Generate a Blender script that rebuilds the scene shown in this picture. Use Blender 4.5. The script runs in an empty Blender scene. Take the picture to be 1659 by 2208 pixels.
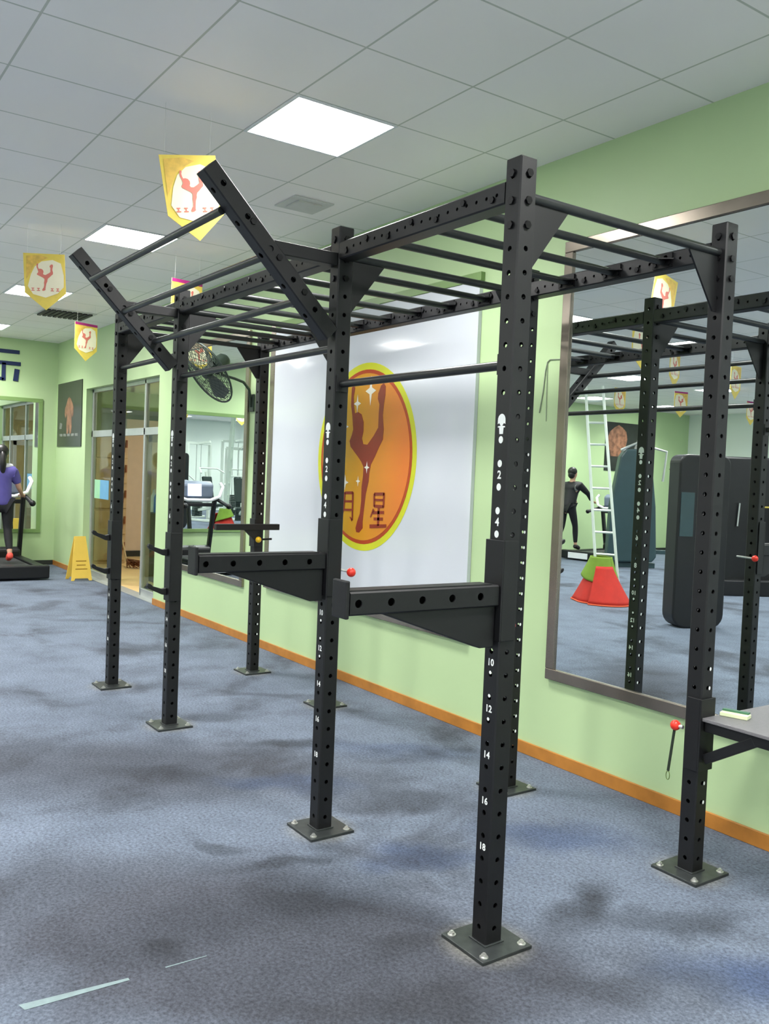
import bpy, math, random
from mathutils import Vector, Matrix
random.seed(7)
PI = math.pi
scene = bpy.context.scene

# ------------------------------------------------------------------ camera
YAW, PITCH, ROLL = 0.9644, -0.0410, 0.0405
CAM = Vector((2.2497, -2.0620, 1.6014))
fw = Vector((-math.sin(YAW) * math.cos(PITCH), math.cos(YAW) * math.cos(PITCH), math.sin(PITCH)))
rt = Vector((math.cos(YAW), math.sin(YAW), 0))
up = rt.cross(fw)
cr, sr = math.cos(ROLL), math.sin(ROLL)
r2 = rt * cr + up * sr
u2 = up * cr - rt * sr
cd = bpy.data.cameras.new('camera')
cd.sensor_fit = 'HORIZONTAL'
cd.sensor_width = 36
cd.lens = 1921.4452 / 1659 * 36
cd.clip_end = 200
cam = bpy.data.objects.new('camera', cd)
scene.collection.objects.link(cam)
cam.matrix_world = Matrix(((r2.x, u2.x, -fw.x, CAM.x), (r2.y, u2.y, -fw.y, CAM.y), (r2.z, u2.z, -fw.z, CAM.z), (0, 0, 0, 1)))
scene.camera = cam

# ------------------------------------------------------------------ world, exposure, lamp power
world = bpy.data.worlds.new('world')
scene.world = world
world.use_nodes = True
world.node_tree.nodes['Background'].inputs[0].default_value = (0.75, 0.85, 1, 1)
world.node_tree.nodes['Background'].inputs[1].default_value = 0.3
vs = scene.view_settings
vs.view_transform = 'Standard'
vs.look = 'None'
vs.gamma = 1
vs.use_curve_mapping = False
vs.exposure = 1.26
PANEL_POWER = 9.0      # radiance of the visible diffuser
LAMP_WATTS = 19.0      # light sent down by each ceiling panel
LAMP_SPREAD = 138.0

# ------------------------------------------------------------------ materials
def lin(c):
    return tuple(((v / 255) / 12.92 if v / 255 <= 0.04045 else ((v / 255 + 0.055) / 1.055) ** 2.4) for v in c)

def mat(name, rgb, rough=0.5, metal=0.0, spec=0.5, noise=0.0, nscale=8.0, bump=0.0, bscale=200.0, coat=0.0, emit=0.0):
    m = bpy.data.materials.new(name)
    m.use_nodes = True
    nt = m.node_tree
    b = nt.nodes['Principled BSDF']
    col = lin(rgb) + (1,)
    b.inputs['Base Color'].default_value = col
    b.inputs['Roughness'].default_value = rough
    b.inputs['Metallic'].default_value = metal
    b.inputs['Specular IOR Level'].default_value = spec
    b.inputs['Coat Weight'].default_value = coat
    b.inputs['Coat Roughness'].default_value = 0.05
    if emit:
        b.inputs['Emission Color'].default_value = col
        b.inputs['Emission Strength'].default_value = emit
    tc = nt.nodes.new('ShaderNodeTexCoord')
    if noise:
        n = nt.nodes.new('ShaderNodeTexNoise')
        n.inputs['Scale'].default_value = nscale
        n.inputs['Detail'].default_value = 5
        mr = nt.nodes.new('ShaderNodeMapRange')
        mr.inputs['From Min'].default_value = 0.3
        mr.inputs['From Max'].default_value = 0.7
        mr.inputs['To Min'].default_value = 1 - noise
        mr.inputs['To Max'].default_value = 1 + noise
        mx = nt.nodes.new('ShaderNodeMix')
        mx.data_type = 'RGBA'
        mx.blend_type = 'MULTIPLY'
        mx.inputs['Factor'].default_value = 1
        mx.inputs['A'].default_value = col
        nt.links.new(tc.outputs['Object'], n.inputs['Vector'])
        nt.links.new(n.outputs['Fac'], mr.inputs['Value'])
        nt.links.new(mr.outputs['Result'], mx.inputs['B'])
        nt.links.new(mx.outputs['Result'], b.inputs['Base Color'])
    if bump:
        n2 = nt.nodes.new('ShaderNodeTexNoise')
        n2.inputs['Scale'].default_value = bscale
        bp = nt.nodes.new('ShaderNodeBump')
        bp.inputs['Strength'].default_value = bump
        bp.inputs['Distance'].default_value = 0.005
        nt.links.new(tc.outputs['Object'], n2.inputs['Vector'])
        nt.links.new(n2.outputs['Fac'], bp.inputs['Height'])
        nt.links.new(bp.outputs['Normal'], b.inputs['Normal'])
    return m

M = {}
M['wall'] = mat('green_paint', (184, 209, 158), 0.45, noise=0.03, nscale=1.3, bump=0.05, bscale=60)
M['wall_white'] = mat('white_paint', (232, 240, 232), 0.7, noise=0.03, nscale=1.3)
M['base_wood'] = mat('orange_wood', (178, 118, 48), 0.35, noise=0.16, nscale=9)
M['dark_base'] = mat('dark_skirting', (40, 45, 40), 0.5, noise=0.05)
M['steel'] = mat('black_powder_coat', (8, 8, 11), 0.5, spec=0.5, noise=0.12, nscale=30, bump=0.08, bscale=500)
M['bar'] = mat('dark_bar_steel', (42, 44, 44), 0.36, metal=0.3, noise=0.1, nscale=40)
M['bolt'] = mat('black_bolt', (14, 14, 16), 0.4, metal=0.5, noise=0.05)
M['zinc'] = mat('zinc_bolt', (205, 205, 200), 0.3, metal=0.8, noise=0.1, nscale=40)
M['plate'] = mat('dark_plate', (62, 66, 66), 0.38, metal=0.5, noise=0.25, nscale=25)
M['mark'] = mat('white_marking', (235, 238, 235), 0.6, noise=0.02)
M['red'] = mat('red_knob', (228, 52, 36), 0.3, noise=0.03)
M['yellow'] = mat('yellow_knob', (225, 180, 30), 0.3, noise=0.03)
M['rubber'] = mat('black_rubber', (26, 26, 30), 0.7, noise=0.1, nscale=30)
M['shelf'] = mat('grey_checker_plate', (112, 110, 112), 0.45, noise=0.06, nscale=60, bump=0.4, bscale=220)
M['mframe'] = mat('brushed_steel_frame', (150, 140, 128), 0.24, metal=0.85, noise=0.12, nscale=6)
M['alu'] = mat('aluminium', (190, 195, 192), 0.35, metal=0.6, noise=0.04)
M['panel'] = mat('gloss_panel', (205, 210, 216), 0.12, spec=0.5, noise=0.01, nscale=2, coat=0.25)
M['ink_gold'] = mat('ink_gold', (214, 148, 26), 0.25, noise=0.07, nscale=2.0)
def ink_grad():
    m = M['ink_gold']; nt = m.node_tree; b = nt.nodes['Principled BSDF']
    tc = nt.nodes.new('ShaderNodeTexCoord'); sx = nt.nodes.new('ShaderNodeSeparateXYZ'); cr = nt.nodes.new('ShaderNodeValToRGB')
    nt.links.new(tc.outputs['Generated'], sx.inputs[0]); nt.links.new(sx.outputs['X'], cr.inputs[0])
    cr.color_ramp.elements[0].position = .25; cr.color_ramp.elements[0].color = lin((206, 158, 16)) + (1,)
    cr.color_ramp.elements[1].position = .95; cr.color_ramp.elements[1].color = lin((222, 122, 44)) + (1,)
    nt.links.new(cr.outputs[0], b.inputs['Base Color'])
ink_grad()
M['ink_orange'] = mat('ink_orange_red', (176, 66, 22), 0.25, noise=0.03)
M['ink_lime'] = mat('ink_lime', (206, 210, 40), 0.25, noise=0.03)
M['ink_brown'] = mat('ink_red_brown', (142, 50, 26), 0.25, noise=0.04)
M['ink_white'] = mat('ink_white', (238, 235, 215), 0.3, noise=0.02)
M['blue_text'] = mat('navy_letter', (22, 38, 84), 0.4, noise=0.02)
M['poster'] = mat('black_poster', (38, 42, 38), 0.3, noise=0.2, nscale=6)
M['skin_print'] = mat('printed_skin', (132, 92, 70), 0.4, noise=0.55, nscale=9)
M['print_grey'] = mat('printed_grey', (120, 122, 118), 0.4, noise=0.2, nscale=20)
M['banner_yellow'] = mat('banner_yellow', (244, 216, 96), 0.5, noise=0.10, nscale=9)
M['banner_cream'] = mat('banner_cream', (252, 244, 214), 0.5, noise=0.03)
M['banner_pink'] = mat('banner_pink', (228, 128, 112), 0.5, noise=0.04)
M['banner_orange'] = mat('banner_orange', (238, 196, 92), 0.5, noise=0.15, nscale=30)
M['banner_purple'] = mat('banner_purple', (170, 40, 120), 0.5, noise=0.04)
M['string'] = mat('string', (190, 190, 185), 0.8, noise=0.02)
M['fan_dark'] = mat('fan_dark_green', (46, 58, 50), 0.4, metal=0.2, noise=0.08, nscale=20)
M['fan_blade'] = mat('fan_blade', (96, 102, 94), 0.4, metal=0.4, noise=0.08)
M['sign_yellow'] = mat('sign_yellow', (232, 196, 84), 0.45, noise=0.04)
M['sign_dark'] = mat('sign_print', (150, 110, 20), 0.5, noise=0.05)
M['skin'] = mat('skin', (205, 160, 135), 0.5, noise=0.04)
M['hair'] = mat('black_hair', (20, 18, 18), 0.45, noise=0.2, nscale=60)
M['shirt'] = mat('purple_shirt', (92, 84, 158), 0.8, noise=0.08, nscale=12, bump=0.3, bscale=40)
M['shirt_white'] = mat('white_cloth', (225, 225, 232), 0.8, noise=0.05)
M['pants'] = mat('black_leggings', (22, 22, 26), 0.7, noise=0.08)
M['shoe'] = mat('coral_shoe', (232, 84, 72), 0.5, noise=0.05)
M['sole'] = mat('pale_sole', (220, 220, 215), 0.6, noise=0.03)
M['tread'] = mat('treadmill_black', (13, 13, 17), 0.42, noise=0.1, nscale=15)
M['belt'] = mat('treadmill_belt', (52, 52, 54), 0.7, noise=0.08, nscale=40)
M['white_plastic'] = mat('white_plastic', (228, 230, 232), 0.35, noise=0.03)
M['screen'] = mat('lit_screen', (205, 215, 250), 0.3, noise=0.0, emit=0.7)
M['blue_plastic'] = mat('slate_plastic', (112, 122, 140), 0.35, noise=0.05)
M['machine_white'] = mat('white_machine_steel', (222, 230, 220), 0.35, noise=0.04)
M['pad'] = mat('dark_green_pad', (24, 44, 40), 0.5, noise=0.08)
M['teal'] = mat('dark_teal_shroud', (46, 68, 72), 0.4, noise=0.08, nscale=4)
M['yellow_steel'] = mat('brass_rod', (176, 160, 70), 0.35, metal=0.3, noise=0.05)
M['cloth_red'] = mat('red_cloth', (176, 28, 8), 0.75, noise=0.08, nscale=10, bump=0.3, bscale=30)
M['cloth_green'] = mat('green_cloth', (110, 140, 40), 0.8, noise=0.08, nscale=10)
M['ladder'] = mat('white_ladder', (214, 224, 214), 0.4, metal=0.2, noise=0.04)
M['int_wall'] = mat('beige_panel', (222, 204, 178), 0.5, noise=0.03)
M['int_tan'] = mat('tan_locker', (182, 156, 116), 0.45, noise=0.1, nscale=6)
M['int_floor'] = mat('pale_wood_floor', (228, 196, 136), 0.35, noise=0.06, nscale=3)
M['brown'] = mat('brown_wood', (120, 66, 28), 0.5, noise=0.2, nscale=12)
M['sticker'] = mat('blue_sticker', (110, 170, 205), 0.5, noise=0.05)
M['sticker_green'] = mat('green_sticker', (160, 215, 170), 0.5, noise=0.04)
M['blue'] = mat('blue_plastic', (40, 110, 190), 0.4, noise=0.05)
M['vent'] = mat('dark_vent', (52, 50, 48), 0.6, noise=0.1)
M['vent_grey'] = mat('grey_vent', (205, 206, 200), 0.6, noise=0.05)
M['tape'] = mat('pale_tape', (112, 130, 132), 0.6, noise=0.15, nscale=30)
M['card_white'] = mat('card_white', (225, 235, 190), 0.5, noise=0.05)
M['card_green'] = mat('card_green', (60, 110, 80), 0.5, noise=0.05)
M['olive_frame'] = mat('olive_frame', (120, 150, 90), .4, noise=.04)
M['cord'] = mat('dark_cord', (22, 36, 20), 0.7, noise=0.1)
M['chain'] = mat('green_metal_loop', (110, 130, 70), 0.4, metal=0.5, noise=0.05)
M['wire'] = mat('thin_grey_wire', (140, 150, 130), 0.6, noise=0.05)

def mirror_mat():
    m = bpy.data.materials.new('mirror_glass')
    m.use_nodes = True
    b = m.node_tree.nodes['Principled BSDF']
    b.inputs['Base Color'].default_value = (0.80, 0.86, 0.84, 1)
    b.inputs['Metallic'].default_value = 1
    b.inputs['Roughness'].default_value = 0.004
    return m
M['mirror'] = mirror_mat()

def glass_mat():
    m = bpy.data.materials.new('door_glass')
    m.use_nodes = True
    nt = m.node_tree
    for n in list(nt.nodes):
        if n.type != 'OUTPUT_MATERIAL':
            nt.nodes.remove(n)
    out = [n for n in nt.nodes if n.type == 'OUTPUT_MATERIAL'][0]
    t = nt.nodes.new('ShaderNodeBsdfTransparent')
    t.inputs[0].default_value = (0.84, 0.90, 0.82, 1)
    g = nt.nodes.new('ShaderNodeBsdfGlossy')
    g.inputs['Roughness'].default_value = 0.02
    mx = nt.nodes.new('ShaderNodeMixShader')
    mx.inputs[0].default_value = 0.10
    nt.links.new(t.outputs[0], mx.inputs[1])
    nt.links.new(g.outputs[0], mx.inputs[2])
    nt.links.new(mx.outputs[0], out.inputs[0])
    return m
M['glass'] = glass_mat()

def lamp_mat():
    m = bpy.data.materials.new('lit_diffuser')
    m.use_nodes = True
    b = m.node_tree.nodes['Principled BSDF']
    b.inputs['Base Color'].default_value = (0.9, 0.9, 0.9, 1)
    b.inputs['Emission Color'].default_value = (1.0, 1.0, 0.97, 1)
    b.inputs['Emission Strength'].default_value = PANEL_POWER
    return m
M['lamp'] = lamp_mat()

# carpet: blue-grey pile with worn and dirty patches
def carpet():
    m = bpy.data.materials.new('carpet')
    m.use_nodes = True
    nt = m.node_tree
    L = nt.links
    N = nt.nodes.new
    b = nt.nodes['Principled BSDF']
    b.inputs['Roughness'].default_value = 0.95
    b.inputs['Specular IOR Level'].default_value = 0.15
    tc = N('ShaderNodeTexCoord')
    dn = N('ShaderNodeTexNoise'); dn.inputs['Scale'].default_value = 2.2; dn.inputs['Detail'].default_value = 4
    L.new(tc.outputs['Object'], dn.inputs['Vector'])
    sub = N('ShaderNodeVectorMath'); sub.operation = 'SUBTRACT'; sub.inputs[1].default_value = (0.5, 0.5, 0.5)
    L.new(dn.outputs['Color'], sub.inputs[0])
    scl = N('ShaderNodeVectorMath'); scl.operation = 'SCALE'; scl.inputs['Scale'].default_value = 0.55
    L.new(sub.outputs[0], scl.inputs[0])
    warp = N('ShaderNodeVectorMath'); warp.operation = 'ADD'
    L.new(tc.outputs['Object'], warp.inputs[0]); L.new(scl.outputs[0], warp.inputs[1])

    def blob(src, x, y, rx, ry, ang, amt):
        mp = N('ShaderNodeMapping'); mp.vector_type = 'TEXTURE'
        mp.inputs['Location'].default_value = (x, y, 0)
        mp.inputs['Rotation'].default_value = (0, 0, ang)
        mp.inputs['Scale'].default_value = (rx, ry, 1)
        L.new(src, mp.inputs['Vector'])
        ln = N('ShaderNodeVectorMath'); ln.operation = 'LENGTH'
        L.new(mp.outputs[0], ln.inputs[0])
        mr = N('ShaderNodeMapRange'); mr.interpolation_type = 'SMOOTHSTEP'
        mr.inputs['From Min'].default_value = 0.25; mr.inputs['From Max'].default_value = 1.15
        mr.inputs['To Min'].default_value = amt; mr.inputs['To Max'].default_value = 0
        L.new(ln.outputs['Value'], mr.inputs['Value'])
        return mr.outputs['Result']

    def total(lst, src):
        acc = None
        for a in lst:
            o = blob(src, *a)
            if acc is None:
                acc = o
            else:
                ad = N('ShaderNodeMath'); ad.operation = 'ADD'; ad.use_clamp = True
                L.new(acc, ad.inputs[0]); L.new(o, ad.inputs[1]); acc = ad.outputs[0]
        return acc
    A = YAW
    dirty = total([(-1.2, 0.53, .30, .16, A, .75), (-0.9, -0.34, .26, .07, A + .5, .85), (-1.2, -0.42, .18, .06, A - .5, .6),
                   (-3.05, 0.24, .35, .2, A, .6), (-3.4, 0.85, .5, .12, A, .55), (-0.02, 0.5, .34, .16, A + .9, .85),
                   (0.24, 0.72, .4, .12, A + .3, .7), (-0.5, -1.02, .14, .09, A, .6), (-5.4, 0.65, .6, .14, A, .5),
                   (-6.7, 0.9, .9, .12, A, .45), (-2.3, 0.53, .42, .13, A + .2, .7), (-0.6, -0.35, .35, .16, A, .45),
                   (-0.1, -0.2, .22, .1, A, .5), (0.4, 0.2, .45, .14, A, .5), (-2.2, -0.35, .5, .16, A, .35),
                   (1.0, 0.75, .4, .3, A, .4), (0.3, -0.4, .3, .15, A, .4)], warp.outputs[0])
    grey = total([(-0.7, -0.8, 1.3, .7, A, .85), (-2.3, -0.4, 1.6, .7, A, .8), (-0.2, -0.6, 1.2, .6, A, .8), (0.3, 0.0, .8, .45, A, .5)], warp.outputs[0])
    blue = total([(0.6, 0.62, .35, .22, A, 1.), (-0.65, 0.22, .34, .16, A, .9), (-0.55, 0.9, .5, .2, A, .8), (-1.7, 0.2, .45, .16, A, .7), (-1.9, 1.0, .6, .2, A, .5)], warp.outputs[0])
    W3 = N('ShaderNodeTexNoise'); W3.inputs['Scale'].default_value = 3.0; W3.inputs['Detail'].default_value = 6; W3.inputs['Roughness'].default_value = 0.65
    L.new(tc.outputs['Object'], W3.inputs['Vector'])

    def mix(fac, a, bcol, blend='MIX'):
        mx = N('ShaderNodeMix'); mx.data_type = 'RGBA'; mx.blend_type = blend
        if hasattr(fac, 'is_linked'):
            L.new(fac, mx.inputs['Factor'])
        else:
            mx.inputs['Factor'].default_value = fac
        for k, v in (('A', a), ('B', bcol)):
            if isinstance(v, tuple):
                mx.inputs[k].default_value = v
            else:
                L.new(v, mx.inputs[k])
        return mx.outputs['Result']
    c = mix(grey, lin((101, 110, 124)) + (1,), lin((69, 72, 80)) + (1,))
    c = mix(blue, c, lin((72, 84, 108)) + (1,))
    dm = N('ShaderNodeMath'); dm.operation = 'MULTIPLY'
    r3 = N('ShaderNodeMapRange'); r3.inputs['From Min'].default_value = .3; r3.inputs['From Max'].default_value = .62; r3.inputs['To Min'].default_value = .35; r3.inputs['To Max'].default_value = 1.0
    L.new(W3.outputs['Fac'], r3.inputs['Value'])
    L.new(dirty, dm.inputs[0]); L.new(r3.outputs['Result'], dm.inputs[1])
    c = mix(dm.outputs[0], c, lin((34, 35, 37)) + (1,))
    W4 = N('ShaderNodeTexNoise'); W4.inputs['Scale'].default_value = 1.15; W4.inputs['Detail'].default_value = 7; W4.inputs['Roughness'].default_value = 0.6; W4.inputs['Distortion'].default_value = .4
    L.new(tc.outputs['Object'], W4.inputs['Vector'])
    r4 = N('ShaderNodeMapRange'); r4.interpolation_type = 'SMOOTHSTEP'; r4.inputs['From Min'].default_value = .47; r4.inputs['From Max'].default_value = .72; r4.inputs['To Max'].default_value = .75
    L.new(W4.outputs['Fac'], r4.inputs['Value'])
    c = mix(r4.outputs['Result'], c, lin((50, 51, 55)) + (1,))
    # worn pale rim round each foot plate
    rim = None
    for px in (0.0, -1.13, -2.972, -4.102):
        for py in (0.0, 1.1245):
            o = blob(tc.outputs['Object'], px, py, .175, .175, 0, .8)
            if rim is None:
                rim = o
            else:
                ad = N('ShaderNodeMath'); ad.operation = 'ADD'; L.new(rim, ad.inputs[0]); L.new(o, ad.inputs[1]); rim = ad.outputs[0]
    c = mix(rim, c, lin((122, 120, 110)) + (1,))
    # broad mottling and pile speckle
    n1 = N('ShaderNodeMapRange'); n1.inputs['From Min'].default_value = .3; n1.inputs['From Max'].default_value = .7; n1.inputs['To Min'].default_value = .82; n1.inputs['To Max'].default_value = 1.14
    L.new(W3.outputs['Fac'], n1.inputs['Value'])
    c = mix(1.0, c, n1.outputs['Result'], 'MULTIPLY')
    sp = N('ShaderNodeTexNoise'); sp.inputs['Scale'].default_value = 75; sp.inputs['Detail'].default_value = 3; sp.inputs['Roughness'].default_value = .7
    L.new(tc.outputs['Object'], sp.inputs['Vector'])
    s1 = N('ShaderNodeMapRange'); s1.inputs['From Min'].default_value = .3; s1.inputs['From Max'].default_value = .7; s1.inputs['To Min'].default_value = .58; s1.inputs['To Max'].default_value = 1.42
    L.new(sp.outputs['Fac'], s1.inputs['Value'])
    c = mix(1.0, c, s1.outputs['Result'], 'MULTIPLY')
    L.new(c, b.inputs['Base Color'])
    bp = N('ShaderNodeBump'); bp.inputs['Strength'].default_value = .35; bp.inputs['Distance'].default_value = .006
    L.new(sp.outputs['Fac'], bp.inputs['Height']); L.new(bp.outputs['Normal'], b.inputs['Normal'])
    return m
M['carpet'] = carpet()

# ceiling tiles: 0.6 m grid with thin grey joints
GX, GY, TS, ZC = -0.456, -0.56, 0.6035, 3.438
def ceiling_mat():
    m = bpy.data.materials.new('ceiling_tiles')
    m.use_nodes = True
    nt = m.node_tree; L = nt.links; N = nt.nodes.new
    b = nt.nodes['Principled BSDF']
    b.inputs['Roughness'].default_value = .6
    tc = N('ShaderNodeTexCoord')
    sx = N('ShaderNodeSeparateXYZ'); L.new(tc.outputs['Object'], sx.inputs[0])
    def line(sock, off, size):
        a = N('ShaderNodeMath'); a.operation = 'SUBTRACT'; L.new(sock, a.inputs[0]); a.inputs[1].default_value = off - 50 * size
        d = N('ShaderNodeMath'); d.operation = 'DIVIDE'; L.new(a.outputs[0], d.inputs[0]); d.inputs[1].default_value = size
        f = N('ShaderNodeMath'); f.operation = 'FRACT'; L.new(d.outputs[0], f.inputs[0])
        s = N('ShaderNodeMath'); s.operation = 'SUBTRACT'; L.new(f.outputs[0], s.inputs[0]); s.inputs[1].default_value = .5
        ab = N('ShaderNodeMath'); ab.operation = 'ABSOLUTE'; L.new(s.outputs[0], ab.inputs[0])
        g = N('ShaderNodeMath'); g.operation = 'GREATER_THAN'; L.new(ab.outputs[0], g.inputs[0]); g.inputs[1].default_value = .5 - .0065 / size / 1.2
        return g.outputs[0]
    gx = line(sx.outputs['X'], GX, TS); gy = line(sx.outputs['Y'], GY, 0.6)
    mxm = N('ShaderNodeMath'); mxm.operation = 'MAXIMUM'; L.new(gx, mxm.inputs[0]); L.new(gy, mxm.inputs[1])
    n = N('ShaderNodeTexNoise'); n.inputs['Scale'].default_value = .9; n.inputs['Detail'].default_value = 2
    L.new(tc.outputs['Object'], n.inputs['Vector'])
    cr_ = N('ShaderNodeValToRGB')
    cr_.color_ramp.elements[0].position = .3; cr_.color_ramp.elements[0].color = lin((248, 243, 238)) + (1,)
    cr_.color_ramp.elements[1].position = .7; cr_.color_ramp.elements[1].color = lin((250, 246, 245)) + (1,)
    L.new(n.outputs['Fac'], cr_.inputs[0])
    mx = N('ShaderNodeMix'); mx.data_type = 'RGBA'
    L.new(mxm.outputs[0], mx.inputs['Factor']); L.new(cr_.outputs[0], mx.inputs['A']); mx.inputs['B'].default_value = lin((196, 198, 188)) + (1,)
    L.new(mx.outputs['Result'], b.inputs['Base Color'])
    return m
M['ceiling'] = ceiling_mat()

# ------------------------------------------------------------------ mesh helpers
ORG = {}
def org(o):
    return ORG.get(o.name, Vector((0, 0, 0)))

class MB:
    def __init__(self):
        self.v = []; self.f = []
    def add(self, vs_, fs):
        k = len(self.v)
        self.v += [Vector(p) for p in vs_]
        self.f += [tuple(i + k for i in f) for f in fs]
        return self
    def box(self, x0, y0, z0, x1, y1, z1):
        return self.add([(x0, y0, z0), (x1, y0, z0), (x1, y1, z0), (x0, y1, z0), (x0, y0, z1), (x1, y0, z1), (x1, y1, z1), (x0, y1, z1)],
                        [(3, 2, 1, 0), (4, 5, 6, 7), (0, 1, 5, 4), (1, 2, 6, 5), (2, 3, 7, 6), (3, 0, 4, 7)])
    def cbox(self, c, sx, sy, sz):
        return self.box(c[0] - sx / 2, c[1] - sy / 2, c[2] - sz / 2, c[0] + sx / 2, c[1] + sy / 2, c[2] + sz / 2)
    def beam(self, p0, p1, w, h, upv=(0, 0, 1)):
        p0, p1 = Vector(p0), Vector(p1)
        a = (p1 - p0).normalized(); s = a.cross(Vector(upv))
        if s.length < 1e-4: s = a.cross(Vector((0, 1, 0)))
        s.normalize(); t = s.cross(a)
        vs_ = []
        for p in (p0, p1):
            for i, j in ((-1, -1), (1, -1), (1, 1), (-1, 1)):
                vs_.append(p + s * (i * w / 2) + t * (j * h / 2))
        return self.add(vs_, [(3, 2, 1, 0), (4, 5, 6, 7), (0, 1, 5, 4), (1, 2, 6, 5), (2, 3, 7, 6), (3, 0, 4, 7)])
    def prism(self, poly, o, u, v, t):
        """poly in (u,v) about origin o, thickness vector t"""
        o, u, v, t = Vector(o), Vector(u), Vector(v), Vector(t)
        n = len(poly)
        a = [o + u * x + v * y for x, y in poly]; b = [p + t for p in a]
        fs = [tuple(range(n - 1, -1, -1)), tuple(range(n, 2 * n))] + [(i, (i + 1) % n, (i + 1) % n + n, i + n) for i in range(n)]
        return self.add(a + b, fs)
    def tube(self, pts, r, n=10, closed=False):
        pts = [Vector(p) for p in pts]
        rs = r if isinstance(r, (list, tuple)) else [r] * len(pts)
        k = len(pts); vs_ = []; prev = None
        for i, p in enumerate(pts):
            if closed: d = pts[(i + 1) % k] - pts[(i - 1) % k]
            else: d = pts[min(i + 1, k - 1)] - pts[max(i - 1, 0)]
            d.normalize()
            if prev is None:
                s = d.cross(Vector((0, 0, 1)))
                if s.length < .05: s = d.cross(Vector((1, 0, 0)))
            else: s = prev - d * prev.dot(d)
            s.normalize(); prev = s; t = d.cross(s)
            vs_ += [p + (s * math.cos(2 * PI * j / n) + t * math.sin(2 * PI * j / n)) * rs[i] for j in range(n)]
        fs = []
        for i in range(k if closed else k - 1):
            i2 = (i + 1) % k
            fs += [(i * n + j, i * n + (j + 1) % n, i2 * n + (j + 1) % n, i2 * n + j) for j in range(n)]
        if not closed: fs += [tuple(range(n - 1, -1, -1)), tuple(range((k - 1) * n, k * n))]
        return self.add(vs_, fs)
    def ell(self, c, rx, ry, rz, n=14, m=9):
        vs_ = [Vector((c[0], c[1], c[2] - rz))]
        for i in range(1, m):
            a = -PI / 2 + PI * i / m
            vs_ += [(c[0] + rx * math.cos(a) * math.cos(2 * PI * j / n), c[1] + ry * math.cos(a) * math.sin(2 * PI * j / n), c[2] + rz * math.sin(a)) for j in range(n)]
        vs_.append((c[0], c[1], c[2] + rz))
        fs = [(0, 1 + (j + 1) % n, 1 + j) for j in range(n)]
        for i in range(m - 2):
            fs += [(1 + i * n + j, 1 + i * n + (j + 1) % n, 1 + (i + 1) * n + (j + 1) % n, 1 + (i + 1) * n + j) for j in range(n)]
        e = len(vs_) - 1; o = 1 + (m - 2) * n
        fs += [(e, o + j, o + (j + 1) % n) for j in range(n)]
        return self.add(vs_, fs)
    def disc(self, c, axis, r, h, n=12):
        c = Vector(c); a = Vector(axis).normalized()
        return self.tube([c, c + a * h], r, n)
    def flat(self, poly, o, u, v):
        o, u, v = Vector(o), Vector(u), Vector(v)
        n = len(poly)
        return self.add([o + u * x + v * y for x, y in poly], [tuple(range(n))])
    def build(self, name, m, parent=None, smooth=False, bevel=0.0, at=None):
        me = bpy.data.meshes.new(name)
        o = bpy.data.objects.new(name, me)
        scene.collection.objects.link(o)
        if parent is not None:
            off = org(parent); o.parent = parent; ORG[o.name] = off
        elif at is not None:
            off = Vector(at); o.location = off; ORG[o.name] = off
        else:
            off = Vector((0, 0, 0))
        me.from_pydata([tuple(p - off) for p in self.v], [], self.f)
        me.materials.append(M[m] if isinstance(m, str) else m)
        if smooth:
            me.polygons.foreach_set('use_smooth', [True] * len(me.polygons))
            try: me.set_sharp_from_angle(angle=math.radians(40))
            except Exception: pass
        me.update()
        if bevel:
            bv = o.modifiers.new('bevel', 'BEVEL'); bv.width = bevel; bv.segments = 2; bv.limit_method = 'ANGLE'; bv.angle_limit = math.radians(40)
        return o

def tag(o, label=None, cat=None, group=None, kind=None):
    if label: o['label'] = label
    if cat: o['category'] = cat
    if group: o['group'] = group
    if kind: o['kind'] = kind
    return o

def thing(name, loc, label, cat, group=None):
    o = bpy.data.objects.new(name, None)
    scene.collection.objects.link(o)
    o.location = loc; o.empty_display_size = .1
    ORG[o.name] = Vector(loc)
    return tag(o, label, cat, group)

def copy_tree(o, parent=None):
    c = o.copy(); scene.collection.objects.link(c)
    if parent is not None: c.parent = parent
    ORG[c.name] = org(o)
    for ch in [x for x in o.children]:
        copy_tree(ch, c)
    return c

def struct(o):
    o['kind'] = 'structure'; return o

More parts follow.
